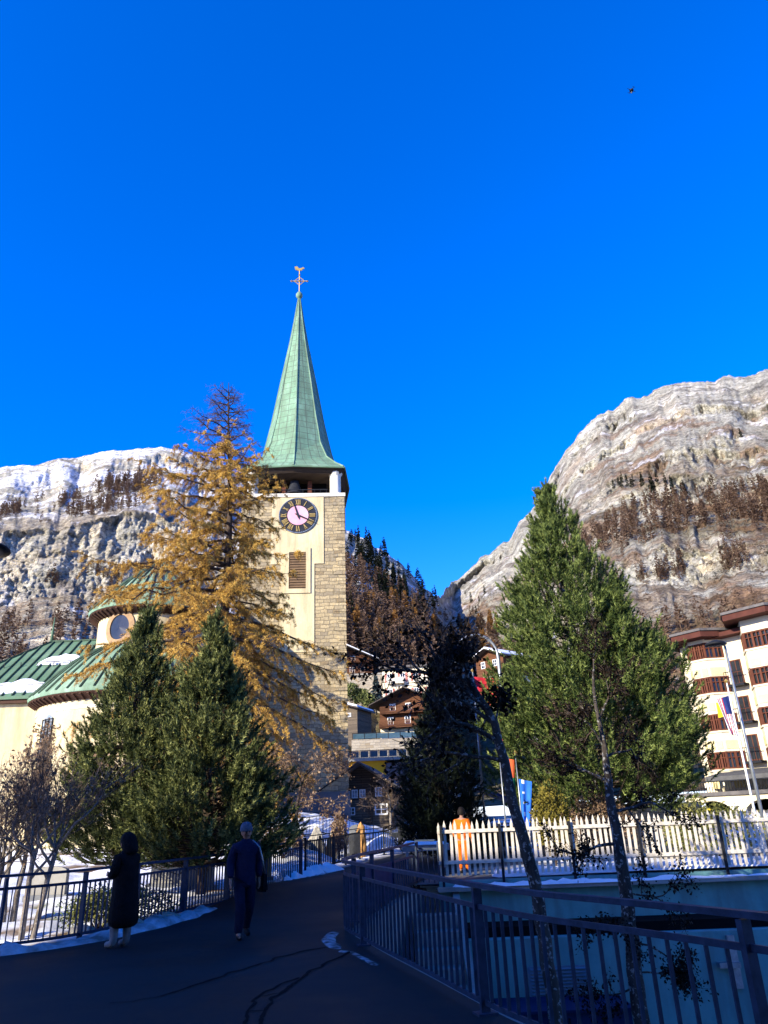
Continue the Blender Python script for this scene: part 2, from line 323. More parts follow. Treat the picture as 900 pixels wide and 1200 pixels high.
# ------------------------------------------------------------------ builders
class MB:
    def __init__(s): s.v = []; s.f = []; s.uv = None
    def add(s, verts, faces):
        o = len(s.v); s.v += [tuple(p) for p in verts]; s.f += [tuple(i + o for i in f) for f in faces]; return s
    def box(s, c, d, M=None, bev=0):
        x, y, z = d[0] / 2, d[1] / 2, d[2] / 2
        vs = [Vector((sx * x, sy * y, sz * z)) for sz in (-1, 1) for sy in (-1, 1) for sx in (-1, 1)]
        if M is not None: vs = [M @ v for v in vs]
        vs = [v + Vector(c) for v in vs]
        return s.add(vs, [(0, 2, 3, 1), (4, 5, 7, 6), (0, 1, 5, 4), (2, 6, 7, 3), (0, 4, 6, 2), (1, 3, 7, 5)])
    def bb(s, x0, x1, y0, y1, z0, z1):
        return s.box(((x0 + x1) / 2, (y0 + y1) / 2, (z0 + z1) / 2), (x1 - x0, y1 - y0, z1 - z0))
    def bar(s, a, b, wx, wy=None):
        a, b = Vector(a), Vector(b); d = b - a; L = d.length; wy = wy or wx
        q = d.to_track_quat('Z', 'Y').to_matrix()
        if abs(d.z) < .9 * L:                       # keep the section upright for level bars
            z = d.normalized(); x = Vector((-z.y, z.x, 0)).normalized(); y = z.cross(x)
            q = Matrix((x, y, z)).transposed()
        return s.box((a + b) / 2, (wx, wy, L), q)
    def tube(s, pts, rad, n=8, cap=True):
        pts = [Vector(p) for p in pts]
        if not hasattr(rad, '__len__'): rad = [rad] * len(pts)
        o = len(s.v); up = Vector((0, 0, 1))
        for i, p in enumerate(pts):
            d = (pts[min(i + 1, len(pts) - 1)] - pts[max(i - 1, 0)]).normalized()
            r = Vector((1, 0, 0)) if abs(d.z) > .95 else up
            x = d.cross(r).normalized(); y = d.cross(x)
            for k in range(n):
                a = 2 * pi * k / n; s.v.append(tuple(p + rad[i] * (x * cos(a) + y * sin(a))))
        for i in range(len(pts) - 1):
            for k in range(n):
                a, b = o + i * n + k, o + i * n + (k + 1) % n; s.f.append((a, b, b + n, a + n))
        if cap:
            s.f.append(tuple(o + k for k in range(n))); e = o + (len(pts) - 1) * n; s.f.append(tuple(e + k for k in reversed(range(n))))
        return s
    def lathe(s, prof, n=16, c=(0, 0, 0), a0=0, a1=2 * pi):
        full = abs(a1 - a0 - 2 * pi) < 1e-6; m = n if full else n + 1; o = len(s.v)
        for r, z in prof:
            for k in range(m):
                a = a0 + (a1 - a0) * k / n; s.v.append((c[0] + r * cos(a), c[1] + r * sin(a), c[2] + z))
        for i in range(len(prof) - 1):
            for k in range(n):
                a = o + i * m + k; b = o + i * m + (k + 1) % m; s.f.append((a, b, b + m, a + m))
        return s
    def prism(s, poly, y0, y1):                   # polygon in x,z extruded along y
        n = len(poly); vs = [(x, y0, z) for x, z in poly] + [(x, y1, z) for x, z in poly]
        return s.add(vs, [tuple(range(n)), tuple(reversed(range(n, 2 * n)))] + [(i, i + n, (i + 1) % n + n, (i + 1) % n) for i in range(n)])
    def slab(s, poly, z0, z1):                    # polygon in x,y extruded along z
        n = len(poly); vs = [(x, y, z0) for x, y in poly] + [(x, y, z1) for x, y in poly]
        return s.add(vs, [tuple(reversed(range(n))), tuple(range(n, 2 * n))] + [(i, (i + 1) % n, (i + 1) % n + n, i + n) for i in range(n)])
    def build(s, name, m, parent=None, world=False, smooth=False, uv=None, fix=True):
        me = bpy.data.meshes.new(name); vs = s.v
        if world and parent is not None:
            l = Vector((0, 0, 0)); q = parent
            while q is not None: l = l + q.location; q = q.parent
            vs = [(x - l.x, y - l.y, z - l.z) for x, y, z in vs]
        me.from_pydata(vs, [], s.f)
        if fix:
            bm = bmesh.new(); bm.from_mesh(me); bmesh.ops.recalc_face_normals(bm, faces=bm.faces); bm.to_mesh(me); bm.free()
        if uv:
            l = me.uv_layers.new(name='UVMap')
            for lp in me.loops: l.data[lp.index].uv = uv[lp.vertex_index]
        me.materials.append(MT[m] if isinstance(m, str) else m)
        if smooth: me.polygons.foreach_set('use_smooth', [True] * len(me.polygons))
        o = bpy.data.objects.new(name, me); COL.objects.link(o); o.parent = parent
        return o

def tris(name, V, T, m, parent=None, loc=None, col=None):
    me = bpy.data.meshes.new(name); V = np.asarray(V, np.float32)
    if loc is not None: V = V - np.asarray(loc, np.float32)
    T = np.asarray(T, np.int32); k = T.shape[1]
    me.vertices.add(len(V)); me.vertices.foreach_set('co', V.ravel())
    me.loops.add(T.size); me.loops.foreach_set('vertex_index', T.ravel())
    me.polygons.add(len(T)); me.polygons.foreach_set('loop_start', np.arange(len(T), dtype=np.int32) * k)
    me.update(calc_edges=True); me.validate()
    if col is not None:
        a = me.color_attributes.new('Col', 'FLOAT_COLOR', 'POINT')
        c = np.ones((len(V), 4), np.float32); c[:, :3] = col; a.data.foreach_set('color', c.ravel())
    me.materials.append(MT[m] if isinstance(m, str) else m)
    o = bpy.data.objects.new(name, me); COL.objects.link(o); o.parent = parent
    return o

def tag(o, label=None, cat=None, group=None, kind=None):
    if label: o['label'] = label
    if cat: o['category'] = cat
    if group: o['group'] = group
    if kind: o['kind'] = kind
    return o
def thing(name, label, cat, loc=(0, 0, 0), rz=0, group=None):
    o = bpy.data.objects.new(name, None); COL.objects.link(o); o.empty_display_size = .1
    o.location = loc; o.rotation_euler = (0, 0, rz); tag(o, label, cat, group); return o
def dup(o, parent=None):
    c = o.copy(); COL.objects.link(c); c.parent = parent
    for ch in list(o.children): dup(ch, c)
    return c
def catmull(pts, step=.25):
    pts = [Vector(p) for p in pts]; out = []
    q = [2 * pts[0] - pts[1]] + pts + [2 * pts[-1] - pts[-2]]
    for i in range(1, len(q) - 2):
        a, b, c, d = q[i - 1:i + 3]; n = max(2, int((c - b).length / step))
        for k in range(n):
            t = k / n
            out.append(.5 * (2 * b + (c - a) * t + (2 * a - 5 * b + 4 * c - d) * t * t + (3 * b - a - 3 * c + d) * t ** 3))
    out.append(pts[-1]); return out
def arclen(pts):
    L = [0]
    for a, b in zip(pts, pts[1:]): L.append(L[-1] + (b - a).length)
    return L
def at_len(pts, L, s):
    s = min(max(s, 0), L[-1])
    for i in range(len(L) - 1):
        if s <= L[i + 1]:
            t = (s - L[i]) / max(1e-9, L[i + 1] - L[i]); return pts[i].lerp(pts[i + 1], t)
    return pts[-1].copy()

# ------------------------------------------------------------------ ground heights
RAIL_R = [(3.6, 2.6), (2.75, 4.3), (2.3, 5.2), (1.72, 6.27), (1.21, 7.15), (.78, 8.23), (.25, 9.97), (-.3, 11.7), (-.62, 12.8), (-.9, 13.7), (-.97, 14.5), (-.66, 16.6), (-.2, 18.5), (.42, 20.4)]
RAIL_L = [(-11.5, 10.6), (-8, 12.2), (-6.5, 13.3), (-5.5, 14.5), (-4.45, 18.0), (-3.3, 21.3), (-2.75, 23.0)]
def path_z(y): return .25 * float(sstep(18, 26, y))
def left_edge(y):
    xs = [p[0] for p in RAIL_L] + [-1.75, -.4, 1.5]; ys = [p[1] for p in RAIL_L] + [26, 29.5, 33]
    return np.interp(y, ys, xs)
def ground_z(x, y):
    x = np.asarray(x, float); y = np.asarray(y, float)
    base = .3 * sstep(17, 21, y) + 1.15 * sstep(22, 55, y) + .6 * sstep(30, 46, y) * sstep(1, -4, x)
    d = left_edge(y) - x                           # metres into the garden
    g = sstep(.2, 2.0, d)
    base = base + g * (-.12 + .22 * fbm(x * .5, y * .5, 0, 3, 4) + .12 * fbm(x * 1.6, y * 1.6, 0, 5, 3))
    mound = .75 * np.exp(-(((x + .3) / 1.0) ** 2 + ((y - 32) / 1.5) ** 2)) + .55 * np.exp(-(((x + 3.6) / 1.7) ** 2 + ((y - 27.3) / 1.6) ** 2)) + .8 * np.exp(-(((x + 5.2) / 2.2) ** 2 + ((y - 42) / 1.2) ** 2)) + .5 * np.exp(-(((x + 2.7) / 1) ** 2 + ((y - 41) / 1.2) ** 2))
    return base + mound * g
def gz(x, y): return float(ground_z(np.array([x]), np.array([y]))[0])

# one base sheet to the horizon; it is also the floor of the sunken yard
MB().add([(-3000, -3000, -3.8), (3000, -3000, -3.8), (3000, 3000, -3.8), (-3000, 3000, -3.8)], [(0, 1, 2, 3)]).build('ground', simple('yard_floor', (.16, .15, .14), (.1, .1, .095), 1, .9), fix=False)
tag(bpy.data.objects['ground'], kind='structure')
def rail_x(y):
    ys = [p[1] for p in RAIL_R]; xs = [p[0] for p in RAIL_R]; return np.interp(y, ys, xs)
def garden():
    xs = np.concatenate([np.arange(-70, -14, .9), np.arange(-14, 14, .2), np.arange(14, 80, .9)])
    ys = np.concatenate([np.arange(-10, 10, .7), np.arange(10, 46, .2), np.arange(46, 82, .7)])
    X, Y = np.meshgrid(xs, ys); Z = ground_z(X, Y)
    n1 = fbm(X * .35, Y * .35, 0, 11, 5); n2 = fbm(X * 1.3, Y * 1.3, 0, 21, 4)
    left = sstep(.0, .8, left_edge(Y) - X)
    snow = sstep(-.22, .02, n1 * .7 + n2 * .5 + .16 * sstep(20, 30, Y) + .0)
    snow_r = sstep(-.25, .05, n1 + n2 * .4 - .25 * sstep(30, 50, Y)) * sstep(20.2, 20.8, Y) * sstep(2.5, 5, X)
    s = left * snow + (1 - left) * snow_r
    litter = np.stack([.20 + .10 * n2, .13 + .06 * n2, .065 + .02 * n2], -1)
    grass = np.array([.11, .12, .035]); gm = sstep(.1, .35, fbm(X * .8, Y * .8, 0, 31, 3))[..., None]
    litter = litter * (1 - gm) + grass * gm
    road = np.array([.13, .125, .115]) * (1 + .25 * n2)[..., None]
    c = road * (1 - left[..., None]) + litter * left[..., None]
    c = c * (1 - s[..., None]) + np.array([.76, .78, .82]) * s[..., None]
    Z = Z + .05 * s
    ny, nx = X.shape; idx = np.arange(nx * ny).reshape(ny, nx)
    xc = (X[:-1, :-1] + X[1:, 1:]) / 2; yc = (Y[:-1, :-1] + Y[1:, 1:]) / 2
    pit = (xc > rail_x(yc) - .1) & (yc < 20.05)
    path = (yc < 10.5) & (xc < 14)
    keep = ~(pit | path)
    q = np.stack([idx[:-1, :-1], idx[:-1, 1:], idx[1:, 1:], idx[1:, :-1]], -1)[keep]
    V = np.stack([X, Y, Z - .03], -1).reshape(-1, 3)
    o = tris('terrain_floor', V, q, 'ground', col=np.clip(c.reshape(-1, 3), 0, 1)); tag(o, kind='structure')
    o.data.polygons.foreach_set('use_smooth', [True] * len(o.data.polygons))
garden()

# footpath: asphalt sheet between the two railings
def footpath():
    ys = np.concatenate([np.arange(-6, 10, .5), np.arange(10, 34, .35)])
    V = []; Q = []
    for i, y in enumerate(ys):
        xl = float(left_edge(y)) + .12 if y > 12.3 else -11.5
        xr = float(rail_x(y)) + .12 if y < 20.4 else float(np.interp(y, [20.4, 24, 34], [.5, 2.2, 6]))
        if y < 4.3: xr = 3.0 + (4.3 - max(y, 2.6)) * .6
        for k in range(9):
            x = xl + (xr - xl) * k / 8; V.append((x, y, max(0, gz(x, y) if y > 17 else 0) + (.012 if y > 17 else 0)))
    for i in range(len(ys) - 1):
        for k in range(8):
            a = i * 9 + k; Q.append((a, a + 1, a + 10, a + 9))
    tag(tris('path', V, Q, 'asphalt'), kind='structure')
footpath()
def ribbon(pts, w, z):
    V = []; Q = []
    for i, p in enumerate(pts):
        a, b = pts[max(i - 1, 0)], pts[min(i + 1, len(pts) - 1)]
        d = Vector((b[0] - a[0], b[1] - a[1], 0)).normalized(); n = Vector((-d.y, d.x, 0)); ww = w * random.uniform(.5, 1.3)
        for s in (-1, 1): V.append(Vector((p[0], p[1], z)) + n * s * ww / 2)
    for i in range(len(pts) - 1): Q.append((2 * i, 2 * i + 1, 2 * i + 3, 2 * i + 2))
    return V, Q
def seams():
    V = []; Q = []
    def add(pts, w):
        q = catmull([(x, y, 0) for x, y in pts], .08)
        q = [Vector((p.x + .05 * float(vn(p.x * 5, p.y * 5, 0, 4)), p.y + .07 * float(vn(p.x * 5, p.y * 5, 3, 4)), 0)) for p in q]
        v, f = ribbon(q, w, .006); o = len(V); V.extend(v); Q.extend([tuple(i + o for i in a) for a in f])
    add([(-1.38, 8.2), (-1.42, 8.7), (-1.35, 9.6), (-1.2, 10.5), (-.95, 11.4), (-.75, 12.1)], .055)
    add([(-1.55, 8.2), (-1.6, 8.9), (-1.5, 9.8), (-1.28, 10.3)], .04)
    add([(-1.42, 8.7), (-1.58, 8.75)], .03); add([(-1.36, 9.5), (-1.53, 9.4)], .03)
    add([(-2.72, 9.6), (-2.4, 10.3), (-2.0, 11.2), (-1.6, 12.1), (-1.1, 12.6)], .05)
    add([(-3.2, 9.3), (-2.72, 9.6)], .025)
    o = tris('path_crack', V, Q, 'tar'); tag(o, kind='structure')
seams()

def snow_strip(name, pts, w, h, m='dirty_snow', seed=0, zf=None):
    """a low lumpy ridge of shovelled snow along a line"""
    pts = catmull(pts, .12); V = []; Q = []; K = 9
    for i, p in enumerate(pts):
        a, b = pts[max(i - 1, 0)], pts[min(i + 1, len(pts) - 1)]
        d = Vector((b.x - a.x, b.y - a.y, 0)).normalized(); n = Vector((-d.y, d.x, 0))
        ww = w * (1 + .6 * float(fbm(p.x * .8, p.y * .8, 0, seed, 3))); hh = h * max(.05, 1 + 1.0 * float(fbm(p.x * 1.3, p.y * 1.3, 5, seed, 3)))
        if i in (0, len(pts) - 1): ww *= .2; hh *= .1
        for k in range(K):
            t = k / (K - 1) * 2 - 1; q = p + n * t * ww / 2
            z = (1 - t * t) ** .7 * hh * (1 + .5 * float(vn(q.x * 6, q.y * 6, 0, seed + 3))) - .01
            V.append((q.x, q.y, p.z + z))
    for i in range(len(pts) - 1):
        for k in range(K - 1):
            a = i * K + k; Q.append((a, a + 1, a + K + 1, a + K))
    o = tris(name, V, Q, m); o.data.polygons.foreach_set('use_smooth', [True] * len(Q)); tag(o, kind='stuff'); return o
snow_strip('snow', [(x + .22, y - .05, path_z(y)) for x, y in RAIL_L[1:]] + [(-1.9, 25.5, .3)], .55, .10, seed=2)
snow_strip('snow', [(-.78, 12.0, 0), (-1.02, 12.7, 0), (-1.16, 13.4, 0), (-1.12, 14.2, 0)], .26, .022, 'slush', 9)
snow_strip('snow', [(-.3, 10.9, 0), (-.55, 11.6, 0), (-.78, 12.2, 0)], .12, .018, 'slush', 41)
snow_strip('snow', [(-3.2, 21.8, .12), (-2.7, 23.2, .2), (-2.0, 25.4, .32)], .9, .22, 'snow', 17)

# ------------------------------------------------------------------ railings
def railing(name, label, line, posts, group=None, H=1.1, mat='rail', spacing=.165, post=.075, solid=(), zoff=None, top=.06, mid=.19):
    pts = catmull([(x, y, 0) for x, y in line], .2); L = arclen(pts)
    zf = zoff or (lambda p: path_z(p.y))
    def pt(s, h): p = at_len(pts, L, s); return Vector((p.x, p.y, zf(p) + h))
    t = thing(name, label, 'railing', (pts[0].x, pts[0].y, 0), 0, group)
    m = MB(); q = [pt(s, H) for s in np.arange(0, L[-1] + .01, .2)]
    for k, p in enumerate(q):
        d = (q[min(k + 1, len(q) - 1)] - q[max(k - 1, 0)]).normalized(); n = Vector((-d.y, d.x, 0)).normalized() * top * .6; u = Vector((0, 0, top * .36))
        m.v += [tuple(p - n - u), tuple(p + n - u), tuple(p + n + u), tuple(p - n + u)]
        if k: m.f += [(4 * k - 4 + e, 4 * k - 4 + (e + 1) % 4, 4 * k + (e + 1) % 4, 4 * k + e) for e in range(4)]
    m.f += [(0, 1, 2, 3), tuple(4 * len(q) - 4 + e for e in (3, 2, 1, 0))]
    m.build('handrail', mat, t, True)
    ss = [s if s >= 0 else L[-1] + s for s in posts]
    for s in ss:
        a, b = pt(s, -.05), pt(s, H - .03); d = at_len(pts, L, s + .1) - at_len(pts, L, s - .1)
        M = Matrix.Rotation(atan2(d.y, d.x), 3, 'Z'); m = MB().box((a + b) / 2, (post * .6, post * 1.2, (b - a).length), M)
        m.box(pt(s, .01), (.16, .2, .02), M); m.build('post', mat, t, True)
    for i, (s0, s1) in enumerate(zip([0] + ss, ss + [L[-1]])):
        if s1 - s0 < .15: continue
        m = MB(); e = post * .35; n = max(2, int((s1 - s0) / .35) + 1)
        sg = [s0 + e + (s1 - s0 - 2 * e) * k / (n - 1) for k in range(n)]
        for h, th in ((H - mid, .045), (.1, .045)):
            for a, b in zip(sg, sg[1:]): m.bar(pt(a, h), pt(b, h), .022, th)
        if i in solid:
            for a, b in zip(sg, sg[1:]): m.bar(pt(a, (H - mid + .1) / 2), pt(b, (H - mid + .1) / 2), .008, H - mid - .14)
        else:
            k = max(1, int((s1 - s0) / spacing))
            for j in range(1, k):
                s = s0 + (s1 - s0) * j / k; p0, p1 = pt(s, .122), pt(s, H - mid - .022)
                d = at_len(pts, L, s + .05) - at_len(pts, L, s - .05)
                m.box((p0 + p1) / 2, (.012, .034, p1.z - p0.z), Matrix.Rotation(atan2(d.y, d.x), 3, 'Z'))
        m.build('solid_panel' if i in solid else 'bar_panel', 'panel_shade_navy' if i in solid else mat, t, True)
    return t
def s_of(line, y):
    pts = catmull([(a, b, 0) for a, b in line], .2); L = arclen(pts)
    return min(((abs(p.y - y), l) for p, l in zip(pts, L)))[1]
front = [p for p in RAIL_R if p[1] <= 14.5]
railing('path_railing', 'dark blue metal railing curving round the path corner above the sunken yard', front,
        [s_of(front, y) for y in (3.6, 5.35, 8.25, 12.62)])
back = [(-.97, 14.55), (-.66, 16.6), (-.2, 18.5), (.42, 20.4)]
railing('path_railing', 'short railing with solid dark blue lower panels behind the path corner', back,
        [.9, 2.6, 4.3], solid=(0, 1, 2), mid=.30)
railing('path_railing', 'dark metal bar railing along the left snowy edge of the path, woman beside it', RAIL_L,
        [.1, 2.1, 4.05, 5.75, 7.15, 8.6, 10.4, 12.2, 14.0, -.05], spacing=.115)
railing('path_railing', 'low bar railing on the sunlit strip left of the picket fence', [(.47, 20.45), (1.06, 20.05)], [.03, -.03], spacing=.14, zoff=lambda p: .1)
gzf = lambda p: gz(p.x, p.y)
railing('iron_fence', 'thin black iron fence on the cemetery snow bank beyond the end of the path railing', [(-2.7, 23.15), (-2.1, 25.4), (-1.55, 27.8), (-1.35, 29)],
        [.1, 1.3, 2.6, 3.9, -.05], mat='rail_dark', spacing=.15, post=.05, top=.035, mid=.14, H=1.0, zoff=lambda p: gz(p.x, p.y) + .05)
railing('iron_fence', 'thin dark iron fence in front of the tower foot across blue snow', [(-7.5, 39), (-4, 38.4), (-1.0, 38)],
        [.1, 2, 4, -.1], mat='rail_dark', spacing=.16, post=.05, top=.035, mid=.14, H=1.0, zoff=gzf)
railing('iron_fence', 'low iron fence curving round the small bare tree by the old chalet', [(-1.5, 29.4), (-.6, 30.2), (.2, 32), (.75, 34), (.2, 36.5)],
        [.1, 1.4, 2.9, 4.4, 6, -.1], mat='rail_dark', spacing=.15, post=.05, top=.035, mid=.14, H=.95, zoff=gzf)

# ------------------------------------------------------------------ picket fence and sunken yard
def picket_fence():
    A, B = Vector((1.08, 20.0, .33)), Vector((12.3, 19.85, .37)); D = (B - A).normalized(); n = Vector((D.y, -D.x, 0))
    L = (B - A).length; rz = atan2(D.y, D.x)
    t = thing('picket_fence', 'long weathered white picket fence with pointed boards above the sunken yard', 'fence', A, rz)
    me = None; k = int(L / .138)
    for j in range(k + 1):
        x = j * L / k; h = 1.24 + random.uniform(-.03, .03); w = .068
        if me is None:
            o = MB().prism([(-w / 2, 0), (w / 2, 0), (w / 2, 1.12), (0, 1.24), (-w / 2, 1.12)], -.012, .012).build('picket', 'fence_wood', t)
        else:
            o = bpy.data.objects.new('picket', me); COL.objects.link(o); o.parent = t
        me = o.data; o.location = (x, random.uniform(-.004, .004), .06); o.scale = (1, 1, h / 1.24); o.rotation_euler = (random.uniform(-.01, .01), random.uniform(-.02, .02), 0)
    if k > 98: print('pickets', k)
    for z in (.36, 1.06): MB().bb(-.06, L, -.06, -.018, z - .04, z + .04).build('rail', 'fence_wood', t)
    for x in (.03, 1.5, 3.25, 4.95, 6.95, 9.3, 11.1): MB().bb(x - .03, x + .03, -.125, -.065, -.28, 1.2).build('post', 'rail_dark', t)
picket_fence()
t = thing('retaining_wall', 'stained grey green rendered wall under the picket fence with a snowy ledge', 'wall', (7, 20, -3.8))
MB().bb(1.0, 16, 19.93, 20.3, -3.8, .27).build('wall', 'render', t, True)
MB().bb(.95, 16, 19.72, 19.93, .06, .16).build('ledge', 'concrete', t, True)
snow_strip('snow', [(1.3, 19.8, .155), (4, 19.8, .155), (8, 19.8, .155), (12, 19.8, .155)], .2, .07, 'snow', 23)
snow_strip('snow', [(2.4, 20.8, .3), (5, 20.75, .32), (8, 20.7, .34), (12, 20.7, .36)], .9, .16, 'snow', 26)
t = thing('yard_building', 'low pale blue green yard building with louvred grille under the picket fence', 'building', (5, 18.8, -3.8))
MB().bb(1.2, 15.8, 18.6, 19.9, -3.8, -.82).build('wall', 'render', t, True)
MB().bb(1.1, 15.9, 18.95, 19.92, -.82, -.62).build('shaded_gap', 'black', t, True)  # black strip stands in for the shaded gap above the lower wall
m = MB().bb(2.75, 4.05, 18.555, 18.6, -2.0, -1.36)
for k in range(9): m.box((3.4, 18.54, -1.93 + k * .065), (1.2, .05, .012), Matrix.Rotation(.5, 3, 'X'))
m.build('grille', 'grille', t, True)
MB().bb(7.2, 7.35, 18.5, 18.6, -1.9, -.9).bb(6.9, 7.35, 18.42, 18.6, -1.5, -1.4).build('bracket', 'galv', t, True)
t = thing('metal_container', 'dark blue metal container below the louvred grille in the sunken yard', 'container', (3.2, 17.9, -3.8))
MB().bb(2.0, 4.55, 17.3, 18.45, -3.78, -1.95).build('body', 'blue_box', t, True)
m = MB().bb(1.95, 4.62, 17.24, 18.5, -1.95, -1.9)
m.build('lid', 'blue_box', t, True)
for x in (2.6, 3.3, 4.0): MB().bb(x - .02, x + .02, 17.27, 17.3, -3.6, -2.05).build('rib', 'rail_dark', t, True)
# wall of the stair that goes down behind the corner railing
t = thing('stair_wall', 'pale concrete stair wall going down behind the curved railing', 'wall', (.2, 17, -1))
def vwall(m, pts, th, z0s, z1s):
    for i in range(len(pts) - 1):
        a, b = Vector((*pts[i], 0)), Vector((*pts[i + 1], 0)); d = (b - a).normalized(); n = Vector((-d.y, d.x, 0)) * th / 2
        m.add([a - n + Vector((0, 0, z0s[i])), b - n + Vector((0, 0, z0s[i + 1])), b + n + Vector((0, 0, z0s[i + 1])), a + n + Vector((0, 0, z0s[i])),
               a - n + Vector((0, 0, z1s[i])), b - n + Vector((0, 0, z1s[i + 1])), b + n + Vector((0, 0, z1s[i + 1])), a + n + Vector((0, 0, z1s[i]))],
              [(0, 3, 2, 1), (4, 5, 6, 7), (0, 1, 5, 4), (1, 2, 6, 5), (2, 3, 7, 6), (3, 0, 4, 7)])
m = MB(); vwall(m, [(-.75, 14.6), (-.5, 16.6), (-.05, 18.5), (.6, 20.5)], .18, [-.9, -.75, -.6, -.45], [-.02, -.02, .05, .1]); m.build('wall', 'concrete', t, True)
m = MB()
for k in range(8): m.bb(.3, 1.3, 15.2 + k * .5, 15.7 + k * .5, -3.8, -2.2 + k * .27)
m.build('stair', 'concrete', t, True)
m = MB(); vwall(m, [(1.38, 20.0), (1.38, 15.0)], .16, [-3.8, -3.8], [.1, -2.0]); m.build('parapet', 'concrete', t, True)
t = thing('path_wall', 'concrete retaining wall under the edge of the curving path', 'wall', (0, 10, -3.8))
m = MB(); L0 = [(x + .14, y) for x, y in RAIL_R]; vwall(m, L0, .2, [-3.8] * len(L0), [-.03] * len(L0)); m.build('wall', 'concrete', t, True)

# ------------------------------------------------------------------ mountains
AZP = [-140, -60, 0, 60, 110, 150, 190, 215, 260, 330, 405, 430, 470, 495, 508, 514, 520, 540, 570, 600, 630, 650, 670, 700, 740, 800, 850, 900, 960, 1060]
SKY = [600, 575, 551, 541, 533, 528, 525, 529, 548, 592, 624, 640, 668, 688, 700, 704, 700, 682, 655, 630, 592, 552, 520, 488, 470, 455, 448, 440, 432, 425]
azs = []; tes = []
for px, py in zip(AZP, SKY):
    r = ray(px, py); azs.append(atan2(r.x, r.y)); tes.append(r.z / sqrt(r.x ** 2 + r.y ** 2))
azs, tes = np.array(azs), np.array(tes)
PROF_L = [(70, .03), (200, .20), (430, .52), (470, .57), (520, .79), (570, .82), (760, .91), (1050, 1.0)]
PROF_C = [(70, .03), (95, .20), (115, .29), (140, .37), (180, .54), (300, .80), (450, 1.0), (460, 1.0)]
PROF_R = [(70, .03), (160, .20), (260, .37), (275, .415), (300, .49), (318, .515), (336, .60), (440, .695), (470, .765), (500, .79), (516, .825), (640, .90), (652, .92), (800, 1.0)]
def az_of(px): return float(np.interp(px, AZP, azs))
A1, A2, A3, A4 = az_of(300), az_of(400), az_of(500), az_of(535)
NF = 420
def prof(P, q):
    fr = np.array([p[1] for p in P]); rr = np.array([p[0] for p in P]); fr = fr + np.arange(len(fr)) * 1e-5
    return np.exp(np.interp(q, fr, np.log(rr)))
def hills():
    azg = np.linspace(azs[0], azs[-1], 950); q = np.linspace(.03, 1.0, NF)
    AZ, Q = np.meshgrid(azg, q)
    wl = sstep(A2, A1, AZ); wr = sstep(A3, A4, AZ); wc = 1 - wl - wr
    jit = .05 * fbm(AZ * 9, Q * 3, 0, 61, 4) + .04 * wr * fbm(AZ * 3.5, Q * 1.5, 0, 63, 2) + .022 * fbm(AZ * 55, Q * 9, 0, 66, 4)
    Qp = np.clip(Q + jit * sstep(.03, .15, Q) * sstep(1, .93, Q), .03, 1)
    Rr = 0
    R = np.exp(wl * np.log(prof(PROF_L, Qp)) + wc * np.log(prof(PROF_C, Qp)) + wr * np.log(prof(PROF_R, Qp)))
    T = np.interp(AZ, azs, tes) * (1 + (.022 - .012 * wl) * fbm(AZ * 45, 0 * AZ, 0, 71, 6) * sstep(.9, 1, Q))
    Z = EYE + R * T * Q
    X = R * np.sin(AZ); Y = R * np.cos(AZ)
    # rough the surface: gullies, ledges and crags
    k = sstep(.12, .4, Q)
    nW = fbm(X * .01, Y * .01, Z * .01, 99, 3)
    cr = fbm(X * .018, Y * .018, Z * .018, 81, 6, True); c2 = fbm(X * .06, Y * .06, Z * .05, 86, 4, True); c3 = fbm(X * .16, Y * .16, Z * .14, 88, 4, True)
    led = fbm(X * .010 + 3, Y * .010, Z * .05 + .012 * X, 91, 4); fis = fbm(AZ * 55, AZ * 0, Z * .012, 93, 4, True)
    cliff = np.clip(np.gradient(Z, axis=0) / np.maximum(np.gradient(R, axis=0), .05), 0, 6)
    cl = sstep(.6, 1.6, cliff)
    amp = k * (2.4 + 6.5 * cl * (1 - .35 * wl)) * np.clip(R / 500, .3, 1.5) * (1 - .8 * wl * sstep(.80, .85, Q))
    gul = fbm(AZ * 38 + .5 * nW, Q * 2.5, 0, 97, 5, True)
    dr = amp * (cr * .9 + c2 * .8 + c3 * .4 + gul * .7 * (1 - .65 * wl * sstep(.78, .84, Q)) + led * .7 * cl + fis * .5 * cl * wl)
    X += dr * np.sin(AZ); Y += dr * np.cos(AZ); Z += k * (1 - .55 * wl * sstep(.80, .84, Q)) * (2.6 * cr + 1.7 * c2 + 1.0 * c3 + 2.0 * gul * (1 - .8 * wl)) * np.clip(R / 400, .3, 2) * (1 - .5 * cl)
    # true surface colours
    nA = fbm(X * .012, Y * .012, Z * .012, 101, 5); nB = fbm(X * .05, Y * .05, Z * .05, 111, 5); nC = fbm(X * .05, Y * .05, Z * .008, 121, 5); nD = fbm(X * .15, Y * .15, Z * .15, 131, 3)
    nL = fbm(X * .02, Y * .02, Z * .05 + .02 * X, 141, 5); nE = fbm(X * .4, Y * .4, Z * .4, 151, 2)
    e3 = lambda a: a[..., None]
    def mixc(c, d, f): return c * (1 - e3(f)) + np.asarray(d) * e3(f)
    rock = np.ones(X.shape + (3,)) * np.array([.40, .385, .32])
    rock = mixc(rock, (.54, .52, .44), sstep(-.1, .4, nA)); rock = mixc(rock, (.54, .41, .23), sstep(.1, .5, nB + .4 * nA) * .4)
    rock = mixc(rock, (.16, .145, .13), sstep(.08, .4, nC + .3 * nL) * .7); rock = mixc(rock, (.17, .15, .13), sstep(.1, .4, nL) * .6)
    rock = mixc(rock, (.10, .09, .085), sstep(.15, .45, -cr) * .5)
    rock = mixc(rock, (.66, .55, .38), wl * .5 * sstep(-.45, .3, nB + .4 * nA))
    flat = 1 - sstep(.55, 1.3, cliff)
